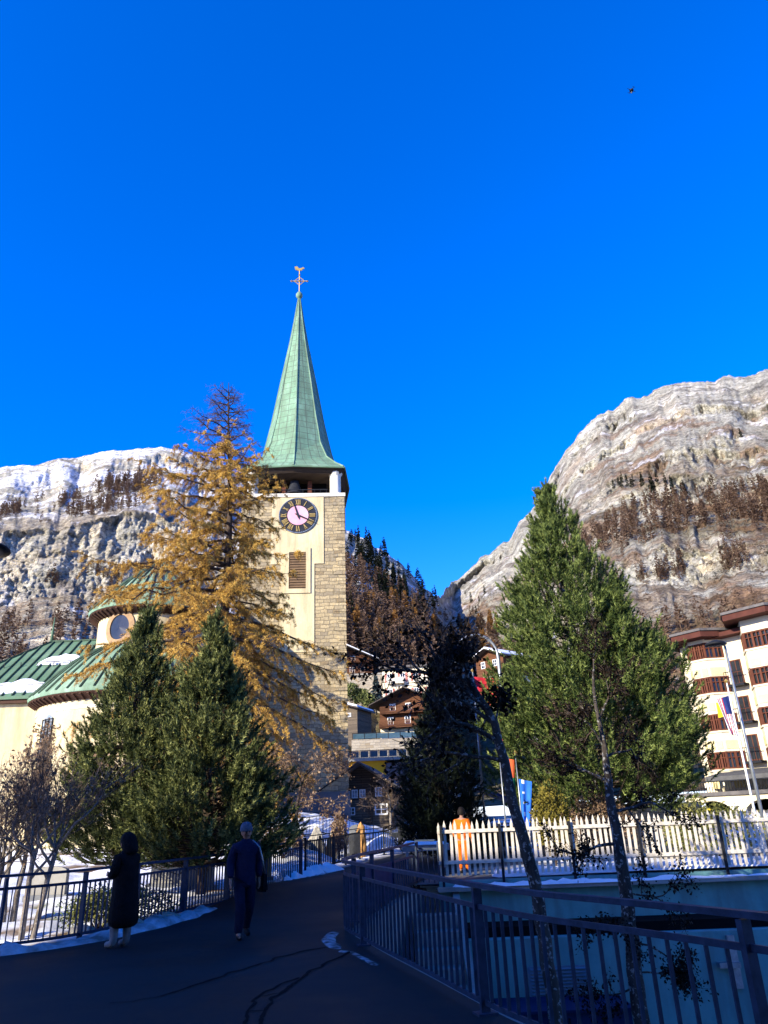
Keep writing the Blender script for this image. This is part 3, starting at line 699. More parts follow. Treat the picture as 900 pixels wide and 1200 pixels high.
    scrub = mixc(np.ones(X.shape + (3,)) * np.array([.19, .12, .065]), (.13, .115, .05), sstep(-.1, .3, nB))
    ledge = sstep(.05, .3, nL + .3 * nB)
    ledge_l = sstep(.2, .4, nL + .3 * nB) * .4
    c = mixc(rock, scrub, np.clip(flat * sstep(.0, .35, -nB + .25) * .7 * sstep(.92, .72, Q) + ledge * .45 * wr * sstep(.95, .7, Q) + ledge_l * wl, 0, 1) * sstep(-.2, .2, nD + .3))
    c = mixc(c, (.21, .12, .065), wr * sstep(.06, .22, fbm(X * .03, Y * .03, Z * .03, 171, 5) + .25 * nD) * sstep(.985, .88, Q) * .65)
    low = sstep(.30, .2, Q * 1.0) * wl + sstep(.44, .36, Q) * wr + sstep(.82, .7, Q) * wc
    c = mixc(c, scrub * 1.0, np.clip(low, 0, 1) * .75)
    meadow = wc * sstep(.50, .42, Q); c = mixc(c, mixc(np.ones(X.shape + (3,)) * np.array([.24, .19, .085]), (.15, .15, .05), sstep(-.1, .2, nB)), meadow)
    sl = wl * sstep(.79, .84, Q) * sstep(.06, .28, .35 * flat - .26 + .5 * fbm(X * .02, Y * .004, Z * .02, 161, 4) + nB * .8 + .7 * nA + .5 * nL + .4 * nD + .25 * nE - .25 * cl + .25 * cr)
    sl = np.maximum(sl, wl * sstep(.2, .32, nA + nB * .6) * sstep(.33, .42, Q) * sstep(.6, .56, Q))
    sl = np.maximum(sl, wl * sstep(.22, .4, nL + .5 * nD) * .7 * sstep(.56, .7, Q))
    sr = (wr + wc) * sstep(.34, .46, nB + .5 * nL + .3 * nD) * .9 * sstep(.2, .26, Q) * (sstep(.47, .41, Q) + sstep(.70, .76, Q) * .55 + sstep(.50, .505, Q) * sstep(.53, .52, Q))
    sr = np.maximum(sr, wc * sstep(.12, .3, nB + .4 * nL) * sstep(.2, .26, Q))
    s = np.clip(np.maximum(sl, sr), 0, 1)
    c = mixc(c, (.80, .81, .84), s)
    c = np.clip(c * (1 + .35 * nD + .3 * nE)[..., None], .02, .85)
    V = np.stack([X, Y, Z], -1)
    # a far back slope behind the ridge line
    bk = V[-1].copy(); bk2 = bk.copy(); bk2[:, :2] *= 1.5; bk2[:, 2] *= .8
    V = np.concatenate([V, bk2[None]], 0); c = np.concatenate([c, c[-1:]], 0)
    ny, nx = V.shape[:2]; idx = np.arange(nx * ny).reshape(ny, nx)
    quads = np.stack([idx[:-1, :-1], idx[:-1, 1:], idx[1:, 1:], idx[1:, :-1]], -1).reshape(-1, 4)
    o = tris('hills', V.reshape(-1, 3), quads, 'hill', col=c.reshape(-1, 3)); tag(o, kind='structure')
    return V[:-1], azg, q
HV, HAZ, HQ = hills()
def hill_at(px, fr):
    i = int(np.clip(np.searchsorted(HAZ, az_of(px)), 0, len(HAZ) - 1)); j = int(np.clip(np.searchsorted(HQ, fr), 0, len(HQ) - 1))
    return HV[j, i]
def hill_y(px, py):
    """terrain point seen nearest to an image place (used to stand trees and houses on the slope)"""
    r = ray(px, py); te = r.z / sqrt(r.x ** 2 + r.y ** 2); a = atan2(r.x, r.y)
    i = int(np.clip(np.searchsorted(HAZ, a), 0, len(HAZ) - 1)); c = HV[:, i]
    k = (c[:, 2] - EYE) / np.hypot(c[:, 0], c[:, 1]); j = int(np.argmin(np.abs(k - te))); return HV[j, i]

def far_tree(h, rw, n=46, seed=0, spruce=False):
    """a small far conifer: trunk blade plus sloping twig blades through a cone"""
    g = np.random.default_rng(seed); V = []; T = []
    def tri(a, b, c): o = len(V); V.extend([a, b, c]); T.append((o, o + 1, o + 2))
    for k in range(3):
        a = k * pi / 3; d = np.array([cos(a), sin(a), 0]) * h * .018; tri(-d, d, np.array([0, 0, h]))
    for i in range(n):
        t = g.random() ** .8 * .9 + .08; z = h * t; R = rw * (1 - t) ** (.75 if spruce else .6) * g.uniform(.5, 1.1) + .05 * rw; a = g.random() * 2 * pi
        d = np.array([cos(a), sin(a), 0]); s = np.array([-sin(a), cos(a), 0]) * h * (.055 if spruce else .035) * g.uniform(.6, 1.3)
        dz = -.22 if spruce else .1
        p0 = np.array([0, 0, z]) + d * R * .1; p1 = np.array([0, 0, z + dz * R * 1.2]) + d * R
        up = np.array([0, 0, h * .03])
        tri(p0 - s * .3, p1 + s, p1 - s + up); tri(p0 + up, p1 * .6 + p0 * .4 - s * 1.3, p1 + up * 1.5)
    return np.array(V), np.array(T)
FT_L = [far_tree(1, .2, 44, k) for k in range(6)]; FT_S = [far_tree(1, .2, 60, 20 + k, True) for k in range(4)]
def wood(name, pts, protos, m, hr, seed):
    g = np.random.default_rng(seed); Vs = []; Ts = []; o = 0
    for p in pts:
        V, T = protos[g.integers(len(protos))]; h = g.uniform(*hr); a = g.random() * 2 * pi; ca, sa = cos(a), sin(a); wd = g.uniform(.8, 1.3)
        W = np.stack([(V[:, 0] * ca - V[:, 1] * sa) * h * wd, (V[:, 0] * sa + V[:, 1] * ca) * h * wd, V[:, 2] * h], -1) + np.asarray(p) - np.array([0, 0, h * .04])
        Vs.append(W); Ts.append(T + o); o += len(V)
    tag(tris(name, np.concatenate(Vs), np.concatenate(Ts), m), kind='stuff')
def scatter(n, x0, x1, f0, f1, seed, thr=-.15, sc=6, mask=None):
    g = np.random.default_rng(seed); out = []
    while len(out) < n:
        px, fr = g.uniform(x0, x1), g.uniform(f0, f1)
        if mask is not None:
            if not mask(px, fr): continue
        elif float(fbm(az_of(px) * sc * 4, fr * sc * 2, 0, seed, 3)) < thr: continue
        out.append(hill_at(px, fr))
    return out
wood('larch_wood', scatter(420, -100, 320, .14, .50, 1, -.2), FT_L, 'hill_larch', (9, 15), 1)
wood('larch_wood', scatter(150, 100, 215, .83, .93, 2, mask=lambda x, f: ((x - 157) / 36) ** 2 + ((f - .882) / .030) ** 2 + .9 * float(vn(x * .09, f * 90, 0, 5)) + random.random() * .5 < 1), FT_L, 'hill_larch', (10, 17), 2)
wood('larch_wood', scatter(150, -20, 215, .80, .885, 3, mask=lambda x, f: ((x - 88) / 17) ** 2 + ((f - .85) / .02) ** 2 + random.random() * .8 < 1 or random.random() < .035 or ((x - 130) / 60) ** 2 + ((f - .815) / .014) ** 2 + random.random() * .8 < 1 or ((x - 20) / 22) ** 2 + ((f - .84) / .015) ** 2 < 1 or ((x - 120) / 20) ** 2 + ((f - .82) / .015) ** 2 < 1), FT_L, 'hill_larch', (9, 14), 3)
wood('larch_wood', scatter(90, -40, 300, .585, .64, 4, .0), FT_L, 'hill_larch', (6, 11), 4)
wood('larch_wood', scatter(330, 395, 520, .50, .86, 5, -.3), FT_L, 'hill_larch', (8, 12), 5)
wood('larch_wood', scatter(520, 640, 1000, .60, .70, 6, -.22, 9), FT_L, 'hill_larch', (8, 13), 6)
wood('larch_wood', scatter(280, 530, 1000, .16, .40, 7, -.15, 8), FT_L, 'hill_larch', (6, 11), 7)
wood('larch_wood', scatter(130, 640, 1000, .49, .525, 8, -.1, 9), FT_L, 'hill_larch', (5, 9), 8)
wood('larch_wood', scatter(70, 515, 600, .45, .8, 9, .0, 9), FT_L, 'hill_larch', (5, 9), 9)
wood('spruce_wood', scatter(60, 404, 512, .86, .99, 10, -.3), FT_S, 'hill_spruce', (9, 14), 10)
wood('spruce_wood', scatter(26, 404, 500, .62, .85, 12, .0), FT_S, 'hill_spruce', (8, 12), 12)
wood('spruce_wood', scatter(22, 700, 780, .70, .80, 13, mask=lambda x, f: abs(f - (.78 - (x - 700) * .001)) < .012), FT_S, 'hill_spruce', (7, 11), 13)

BUSH = [far_tree(1, .55, 16, 60 + k) for k in range(5)]
wood('scrub', scatter(1300, 560, 1010, .40, .99, 21, -.12, 14), BUSH, 'hill_larch', (1.6, 4.2), 21)
wood('scrub', scatter(500, 560, 1010, .46, .97, 22, .05, 18), BUSH, 'hill_spruce', (1.2, 3.2), 22)
wood('scrub', scatter(450, -100, 330, .56, .95, 23, .0, 14), BUSH, 'hill_larch', (1.6, 4.0), 23)
wood('larch_wood', scatter(160, 600, 1010, .52, .62, 24, -.05, 12), FT_L, 'hill_larch', (4, 8), 24)
def tree_mesh_obj(name, proto, h, m, loc, label, cat='tree', group=None, wd=1.0):
    V, T = proto; r = tag(tris(name, V * np.array([h * wd, h * wd, h]), T, m), label, cat, group); r.location = loc; return r
# golden larches behind the village: every one its own object
cnt = 0
lab = 'small golden brown larch among the larches on the slope above the village'
for i in range(70):
    px = random.uniform(400, 585); py = random.uniform(715, 782) if px < 500 else random.uniform(735, 775)
    p = hill_y(px, py); V, T = far_tree(1, random.uniform(.19, .26), 150, 300 + i % 8) if i < 8 else (None, None)
    if V is not None: o = tree_mesh_obj('larch_tree', (V, T), 1, 'hill_gold' if i % 3 else 'hill_larch', p, lab, 'tree', 'golden larches above the village'); FT = globals().setdefault('LG', []); FT.append(o)
    else:
        o = LG[i % 8].copy(); COL.objects.link(o); o.location = p
    s = random.uniform(7.5, 11) * (np.hypot(p[0], p[1]) / 220) ** .3; o.scale = (s, s, s); o.rotation_euler = (0, 0, random.random() * 6)
for i, (px, py, h) in enumerate([(567, 690, 9), (551, 698, 10), (561, 699, 6), (558, 712, 7), (868, 505, 8), (545, 690, 5)]):
    lb = ['dark spruce alone on the pale gorge slope, tallest there', 'dark spruce on the gorge slope nearest the ravine', 'small dark spruce between two larger ones on the gorge slope',
          'small dark spruce lowest on the pale gorge slope', 'single dark spruce high on the right mountain face', 'tiny dark spruce at the left edge of the gorge slope'][i]
    tree_mesh_obj('spruce_tree', far_tree(1, .24, 90, 400 + i, True), h, 'hill_spruce', hill_y(px, py + 8), lb, 'tree', 'lone spruces on the gorge slope')
# ------------------------------------------------------------------ trees
def quad_tubes(branches, n=5):
    """list of (points Nx3, radii) -> verts, quads"""
    Vs = []; Q = []; o = 0; ang = np.arange(n) * 2 * pi / n
    for pts, rad in branches:
        pts = np.asarray(pts, float); m = len(pts); rad = np.broadcast_to(rad, m)
        d = np.gradient(pts, axis=0); d /= np.linalg.norm(d, axis=1)[:, None] + 1e-9
        ref = np.where(np.abs(d[:, 2:3]) > .9, np.array([[1., 0, 0]]), np.array([[0, 0, 1.]]))
        x = np.cross(d, ref); x /= np.linalg.norm(x, axis=1)[:, None] + 1e-9; y = np.cross(d, x)
        ring = pts[:, None] + rad[:, None, None] * (x[:, None] * np.cos(ang)[None, :, None] + y[:, None] * np.sin(ang)[None, :, None])
        Vs.append(ring.reshape(-1, 3))
        i = np.arange(m - 1)[:, None] * n; k = np.arange(n)[None]; k2 = (k + 1) % n
        Q.append((np.stack([i + k, i + k2, i + n + k2, i + n + k], -1) + o).reshape(-1, 4)); o += m * n
    return np.concatenate(Vs), np.concatenate(Q)
def unit(v): return v / (np.linalg.norm(v, axis=-1, keepdims=True) + 1e-9)
def blades(base, dirv, length, width, g):
    """one thin triangle per row"""
    s = unit(np.cross(dirv, g.normal(size=dirv.shape))) * (np.asarray(width).reshape(-1, 1) / 2)
    V = np.stack([base - s, base + s, base + dirv * np.asarray(length).reshape(-1, 1)], 1)
    return V.reshape(-1, 3), np.arange(len(base) * 3).reshape(-1, 3)
def fingers(P0, A, L, K, nl, nw, g, spread=1.0):
    """needle brushes: K blades round each shoot axis"""
    n = len(P0); A = unit(A)
    s = g.random((n, K)) ** .8; rnd = g.normal(size=(n, K, 3)); rnd -= (rnd * A[:, None]).sum(-1, keepdims=True) * A[:, None]; rnd = unit(rnd)
    base = P0[:, None] + A[:, None] * (s * L[:, None])[..., None]
    d = unit(A[:, None] * (.55 + .5 * s[..., None]) + rnd * spread * (1.05 - .5 * s[..., None]))
    return blades(base.reshape(-1, 3), d.reshape(-1, 3), nl * g.uniform(.7, 1.2, n * K), nw * g.uniform(.7, 1.3, n * K), g)

def stone_pine(name, label, base, H, z0, Rmax, seed, n, m, trunk_r=.16, shape=None, K=46, group=None, lean=(0, 0), bark='bark', nl=.15, nw=.02, fl=(.35, .7)):
    g = np.random.default_rng(seed)
    t = thing(name, label, 'tree', base, 0, group)
    zz = np.linspace(0, H, 14); trunk = np.stack([lean[0] * (zz / H) ** 1.5 + .05 * np.sin(zz * 1.1 + seed), lean[1] * zz / H + .04 * np.cos(zz * .9), zz], -1); trunk[0, :2] = 0
    shp = shape or [(0, .55), (.08, .85), (.22, 1.0), (.45, .80), (.7, .50), (.88, .24), (1, .03)]
    hx = [a for a, b in shp]; hr = [b for a, b in shp]
    def rad(u): return Rmax * np.interp(u, hx, hr)
    NB = 9; nreal = n; n = n // NB
    u = g.random(n * 4); keep = g.random(n * 4) < (rad(u) + .15 * Rmax) / (1.15 * Rmax); u = u[keep][:n]; n = len(u)
    az = g.random(n) * 2 * pi
    lump = 1 + .22 * fbm(np.cos(az) * 1.7, np.sin(az) * 1.7, u * H * .75, seed, 3) + .16 * fbm(np.cos(az) * 5, np.sin(az) * 5, u * H * 2.0, seed + 7, 2)
    gap = fbm(np.cos(az) * 3.0, np.sin(az) * 3.0, u * H * 1.25, seed + 13, 2)
    dep = 1 - .55 * g.random(n) ** 1.7 - .22 * sstep(.05, .5, -gap)
    r = rad(u) * lump * dep
    u, az, r = (np.repeat(a, NB) for a in (u, az, r)); n = len(u); js = .25 * fl[1] * (.45 + .55 * np.sqrt(1 - u))
    az = az + g.normal(size=n) * js / np.maximum(r, .3); r = np.maximum(.02, r + g.normal(size=n) * js * .8 - .1)
    z = z0 + u * (H - z0) + g.normal(size=n) * js * 1.1; z = np.clip(z, z0 * .9, H - .1)
    cx = np.interp(z, zz, trunk[:, 0]); cy = np.interp(z, zz, trunk[:, 1])
    out = np.stack([np.cos(az), np.sin(az), 0 * az], -1)
    P0 = np.stack([cx, cy, z], -1) + out * r[:, None]
    A = out * (.55 * (1 - u) + .18)[:, None] + np.array([0, 0, 1.0]) * (.65 + .35 * u)[:, None] + g.normal(size=(n, 3)) * .22
    V, T = fingers(P0, A, g.uniform(fl[0], fl[1], n) * (.75 + .25 * (1 - u)), K, nl, nw, g)
    # crown top shoot
    top = np.stack([np.full(14, trunk[-1, 0]), np.full(14, trunk[-1, 1]), H - .5 + .06 * np.arange(14)], -1)
    V2, T2 = fingers(top, np.tile([0, 0, 1.0], (14, 1)) + g.normal(size=(14, 3)) * .35, np.full(14, .4), K, nl, nw, g)
    V = np.concatenate([V, V2]); T = np.concatenate([T, T2 + len(V) - len(V2)])
    br = [(trunk, np.linspace(trunk_r, .02, 14))]
    pick = g.choice(n, min(n, 420), replace=False)
    for i in pick:
        zb = max(z0 * .92, z[i] - .28 * r[i] - .1); b0 = np.array([np.interp(zb, zz, trunk[:, 0]), np.interp(zb, zz, trunk[:, 1]), zb]); p = P0[i]
        mid = b0 * .45 + p * .55 + np.array([0, 0, -.12 * r[i]])
        br.append((np.stack([b0, mid, p]), [.012 + .012 * r[i], .012, .006]))
    bv, bq = quad_tubes(br[1:], 4); tv, tq = quad_tubes(br[:1], 12)
    tris('trunk', tv, tq, bark, t).data.polygons.foreach_set('use_smooth', [True] * len(tq))
    tris('branches', bv, bq, 'bark_dark', t)
    tris('crown', V, T, m, t)
    return t

stone_pine('stone_pine', 'dense green stone pine left of the other, tip in front of the round church wall', (-6.85, 20.2, .3), 6.95, .7, 2.1, 11, 3000, 'needles_blue', .13, K=64, group='stone pines by the path', bark='bark_dark', nl=.105, nw=.022, fl=(.3, .62),
           shape=[(0, .6), (.1, .92), (.25, 1.0), (.42, .74), (.62, .47), (.82, .27), (1, .05)])
stone_pine('stone_pine', 'dense green stone pine right of the other, standing behind the walking man', (-4.7, 19.3, .25), 6.45, .7, 2.0, 12, 3000, 'needles_blue', .13, K=64, group='stone pines by the path', bark='bark_dark', nl=.105, nw=.022, fl=(.3, .62),
           shape=[(0, .75), (.1, 1.02), (.25, 1.0), (.42, .74), (.62, .47), (.82, .27), (1, .05)])
stone_pine('stone_pine', 'tall sunlit pine standing behind the white picket fence', (7.05, 27.0, .5), 13.2, 1.3, 3.75, 13, 6200, 'needles', .24, K=64, lean=(-.45, 0), nl=.14, nw=.03, fl=(.4, .8),
           shape=[(0, .75), (.08, .95), (.18, 1.0), (.30, .93), (.45, .78), (.62, .58), (.78, .36), (.9, .2), (1, .03)])
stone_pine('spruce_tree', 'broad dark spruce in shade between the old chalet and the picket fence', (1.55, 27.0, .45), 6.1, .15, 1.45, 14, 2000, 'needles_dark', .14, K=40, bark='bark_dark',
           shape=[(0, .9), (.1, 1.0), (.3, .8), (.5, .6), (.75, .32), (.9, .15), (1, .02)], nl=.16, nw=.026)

def golden_larch():
    g = np.random.default_rng(5); H = 23.2; base = np.array([-7.45, 34.0, 1.0])
    t = thing('larch_tree', 'tall golden larch with drooping branches and bare top in front of the church tower', 'tree', base)
    zz = np.linspace(0, H, 24); trunk = np.stack([-.75 * (zz / H) + .1 * np.sin(zz * .5), .05 * np.sin(zz * .7), zz], -1)
    br_b = [(trunk, np.concatenate([np.linspace(.34, .16, 14), np.linspace(.145, .015, 10)]))]; br_t = []; tb = []; td = []
    bare_b = []; bare_d = []
    prof_z = [2.0, 5, 8, 11, 14, 17, 20, 22, 23.2]; prof_r = [3.0, 4.8, 5.6, 5.8, 5.0, 3.7, 2.5, 1.3, .2]
    nb = 165
    for i in range(nb):
        z = 2.4 + (H - 2.9) * ((i + g.random()) / nb) ** .92; R = np.interp(z, prof_z, prof_r) * g.uniform(.55, 1.12)
        a = i * 2.399 + g.normal() * .25
        if z > 10 and cos(a) > .2: R *= 1 - .38 * cos(a)
        if cos(a) < 0 and 6 < z < 19: R *= 1 + .28 * -cos(a)
        b0 = np.array([np.interp(z, zz, trunk[:, 0]), np.interp(z, zz, trunk[:, 1]), z]); d = np.array([cos(a), sin(a), 0]); s = np.linspace(0, 1, 9)
        up = .34 if z > 15 else .05; droop = .26 + .45 * sstep(15, 6, z)
        pts = b0 + d * (R * s)[:, None] + np.array([0, 0, 1.0]) * (R * (up * s - droop * s ** 1.7 + .22 * s ** 4))[:, None]
        pts[1:-1] += g.normal(size=(7, 3)) * .045 * R / 3
        br_b.append((pts, np.linspace(.022 + .013 * R, .006, 9)))
        nt = int(9 + R * 7.5)
        for k in range(nt):
            q = g.uniform(.12, 1.0); p = np.array([np.interp(q, s, pts[:, j]) for j in range(3)]); side = 1 if k % 2 else -1
            dd = unit(np.array([-sin(a), cos(a), 0]) * side * g.uniform(.35, 1) + d * g.uniform(.15, .8) + np.array([0, 0, g.uniform(-.75, .05) - .25 * (z < 9) + .35 * (z > 19)]))
            L = g.uniform(.35, 1.05) * (.55 + .13 * R) * (1.15 - .5 * q); ss = np.linspace(0, 1, 5)
            tp = p + dd * (L * ss)[:, None] + np.array([0, 0, -1.0]) * (.28 * L * ss ** 2)[:, None] + np.vstack([[0, 0, 0], g.normal(size=(4, 3)) * .03])
            br_t.append((tp, np.linspace(.009, .004, 5)))
            m = int(L * 30); w = g.random(m); pos = np.stack([np.interp(w, ss, tp[:, j]) for j in range(3)], -1)
            bare = z + g.normal() * .9 > 18.3
            if bare or g.random() < .22:
                bare_b.append(pos[::2]); bare_d.append(unit(dd * .7 + g.normal(size=(len(pos[::2]), 3)) * .8))
            else: tb.append(pos); td.append(dd)
    bv, bq = quad_tubes(br_b[:1], 10); tris('trunk', bv, bq, 'bark_dark', t).data.polygons.foreach_set('use_smooth', [True] * len(bq))
    bv, bq = quad_tubes(br_b[1:], 5); tris('branches', bv, bq, 'bark_dark', t)
    tv, tq = quad_tubes(br_t, 3); tris('twigs', tv, tq, 'larch_twig', t)
    B = np.concatenate(bare_b); D = np.concatenate(bare_d); V, T = blades(B, D, g.uniform(.12, .3, len(B)), np.full(len(B), .014), g); tris('bare_shoots', V, T, 'larch_twig', t)
    B = np.concatenate(tb); B = B[g.random(len(B)) < .62]; B = np.repeat(B, 12, 0) + g.normal(size=(len(B) * 12, 3)) * .03; D = unit(g.normal(size=B.shape) + np.array([0, 0, .15]))
    V, T = blades(B, D, g.uniform(.07, .14, len(B)), g.uniform(.014, .024, len(B)), g); tris('crown', V, T, 'larch_gold', t)
golden_larch()

def broad_tree(name, label, base, stems, seed, bark, leaf=None, leaf_n=6, depth=4, r0=.1, leaf_size=.06, twig='bare_twig', spread=.55, up=.25, ratio=.72, cat='tree', kids=(2, 4), leaf_from=3, group=None, loc_leaf=.12):
    g = np.random.default_rng(seed); t = thing(name, label, cat, base, 0, group)
    big = []; small = []; ends = []
    def grow(p, d, L, r, lv):
        n = 5; pts = [p]
        for k in range(n):
            d = unit(d + g.normal(size=3) * .13 + np.array([0, 0, up * .12])); p = p + d * L / n; pts.append(p)
        (big if r > .018 else small).append((np.array(pts), np.linspace(r, r * .62, n + 1)))
        if lv >= leaf_from: ends.append((np.array(pts), d))
        if lv >= depth: return
        for k in range(g.integers(*kids) + (lv > 1)):
            q = pts[g.integers(2, n + 1)]; nd = unit(d + g.normal(size=3) * spread + np.array([0, 0, up]))
            grow(q, nd, L * ratio * g.uniform(.75, 1.15), r * .58, lv + 1)
        grow(p, unit(d + g.normal(size=3) * spread * .5), L * ratio, r * .62, lv + 1)
    for st in stems:
        pts = np.array(st['pts'], float) - np.array(base); R = np.array(st['r'])
        fine = np.array(catmull([Vector(p) for p in pts], .25)); rr = np.interp(np.linspace(0, 1, len(fine)), np.linspace(0, 1, len(R)), R)
        fine[1:-1] += g.normal(size=(len(fine) - 2, 3)) * .012
        big.append((fine, rr))
        for s, d, L, r in st['br']:
            k = int(s * (len(fine) - 1)); grow(fine[k], unit(np.array(d, float)), L, r, 1)
    bv, bq = quad_tubes(big, 8); tris('trunk', bv, bq, bark, t).data.polygons.foreach_set('use_smooth', [True] * len(bq))
    if small: tv, tq = quad_tubes(small, 3); tris('twigs', tv, tq, twig, t)
    if leaf:
        B = []; 
        for pts, d in ends: 
            k = g.integers(0, leaf_n + 1) if leaf_n < 3 else leaf_n
            for j in range(k):
                w = g.random() * (len(pts) - 1); i = int(w); B.append(pts[i] * (1 - w + i) + pts[min(i + 1, len(pts) - 1)] * (w - i) + g.normal(size=3) * loc_leaf)
        B = np.array(B); n = len(B); D = unit(g.normal(size=(n, 3)) + np.array([0, 0, -.5])); S = unit(np.cross(D, g.normal(size=(n, 3))))
        sz = leaf_size * g.uniform(.6, 1.4, n)[:, None]; N = np.cross(D, S)
        V = np.stack([B, B + D * sz * .5 + S * sz * .33 + N * sz * .08, B + D * sz, B + D * sz * .5 - S * sz * .33 + N * sz * .08], 1).reshape(-1, 3)
        tris('leaves', V, np.arange(n * 4).reshape(-1, 4), leaf, t)
    return t

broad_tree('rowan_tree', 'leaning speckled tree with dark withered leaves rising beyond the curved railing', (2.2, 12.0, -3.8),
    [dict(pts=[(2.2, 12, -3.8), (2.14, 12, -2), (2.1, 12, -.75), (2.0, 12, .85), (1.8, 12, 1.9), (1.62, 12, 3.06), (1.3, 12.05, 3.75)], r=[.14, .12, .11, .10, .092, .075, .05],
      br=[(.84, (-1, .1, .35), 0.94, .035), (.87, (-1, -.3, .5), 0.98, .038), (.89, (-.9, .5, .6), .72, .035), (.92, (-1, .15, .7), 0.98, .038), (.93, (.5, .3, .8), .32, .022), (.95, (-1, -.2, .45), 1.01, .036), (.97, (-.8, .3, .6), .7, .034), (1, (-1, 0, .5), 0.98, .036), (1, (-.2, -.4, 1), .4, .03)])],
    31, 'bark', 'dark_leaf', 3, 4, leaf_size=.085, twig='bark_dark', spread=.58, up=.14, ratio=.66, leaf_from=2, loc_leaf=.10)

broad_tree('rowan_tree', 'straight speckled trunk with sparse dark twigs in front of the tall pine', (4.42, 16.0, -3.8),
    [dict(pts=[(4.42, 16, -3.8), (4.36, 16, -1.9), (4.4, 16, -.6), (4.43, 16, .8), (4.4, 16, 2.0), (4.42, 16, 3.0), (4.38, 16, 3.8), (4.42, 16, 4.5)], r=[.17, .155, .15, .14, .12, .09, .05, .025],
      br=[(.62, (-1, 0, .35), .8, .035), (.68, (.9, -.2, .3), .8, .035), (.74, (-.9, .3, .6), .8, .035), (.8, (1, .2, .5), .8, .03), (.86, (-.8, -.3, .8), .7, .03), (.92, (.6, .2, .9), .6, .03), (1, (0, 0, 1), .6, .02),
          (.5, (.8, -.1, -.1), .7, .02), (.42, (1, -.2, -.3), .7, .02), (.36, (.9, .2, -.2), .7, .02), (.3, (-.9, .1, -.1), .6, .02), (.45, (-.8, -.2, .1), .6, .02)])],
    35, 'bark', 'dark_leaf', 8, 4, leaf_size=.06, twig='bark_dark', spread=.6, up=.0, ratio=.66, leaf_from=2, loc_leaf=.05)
def bare_clump(label, x, y, seed, n=3, H=1.5, lean=0):
    g = random.Random(seed); st = []
    for k in range(n):
        a = g.uniform(0, 6.28); bx, by = x + .1 * cos(a), y + .1 * sin(a); tx, ty = x + .22 * cos(a) + lean, y + .2 * sin(a); z = gz(bx, by) - .05
        st.append(dict(pts=[(bx, by, z), ((bx * .6 + tx * .4), (by * .6 + ty * .4), z + H * .5), (tx, ty, z + H)], r=[.062, .055, .045],
            br=[(s, (cos(q), sin(q) * .8, g.uniform(.7, 1.5)), g.uniform(.6, .85), g.uniform(.024, .032)) for s, q in [(.75, g.uniform(0, 6)), (.85, g.uniform(0, 6)), (1, a + g.uniform(-1, 1)), (1, a + 2.2), (1, a + 4.2)]]))
    return broad_tree('bare_tree', label, (x, y, gz(x, y)), st, seed, 'bark_grey', 'dry_leaf', 1, 5, leaf_size=.075, spread=.5, up=.28, ratio=.72, kids=(1, 3), leaf_from=5, loc_leaf=.05)
bare_clump('leafless tree with clustered pale trunks nearest the left end of the railing', -7.95, 15.7, 41, 3, 1.5)
bare_clump('leafless tree with two bright trunks just right of the clump by the left railing end', -6.95, 15.4, 42, 2, 1.55, .12)
bare_clump('thin leafless tree behind the other bare trees, against the cream church wall', -8.6, 18.0, 43, 3, 1.7)
broad_tree('bare_tree', 'small round leafless tree on a snow heap in front of the old dark chalet', (-.25, 33, gz(-.25, 33)),
    [dict(pts=[(-.25, 33, gz(-.25, 33) - .1), (-.22, 33, 1.7), (-.2, 33, 2.1)], r=[.07, .055, .045], br=[(.9, (cos(a), sin(a), .9), .62, .026) for a in (0, 1.3, 2.5, 3.8, 5)] + [(1, (0, 0, 1), .6, .03)])],
    44, 'bark_grey', 'dry_leaf', 1, 5, leaf_size=.07, spread=.5, up=.2, kids=(1, 3), leaf_from=4)
broad_tree('bare_tree', 'drooping straw coloured bare shrub tree hanging beside the shaded tower foot', (-4.0, 31.5, gz(-4, 31.5)),
    [dict(pts=[(-4.0, 31.5, gz(-4, 31.5) - .1), (-3.95, 31.5, 2.4), (-3.7, 31.5, 3.4), (-3.4, 31.5, 3.9)], r=[.09, .075, .06, .04], br=[(s, (cos(a), sin(a), .5), .95, .03) for s, a in ((.6, 0), (.7, 1.4), (.75, 3), (.8, 4.4), (.9, .4), (.9, 2), (.95, 5.3), (1, 0), (1, 3))])],
    45, 'bark_dark', 'dry_leaf', 4, 4, leaf_size=.10, spread=.6, up=-.15, kids=(2, 3), leaf_from=3, loc_leaf=.08)

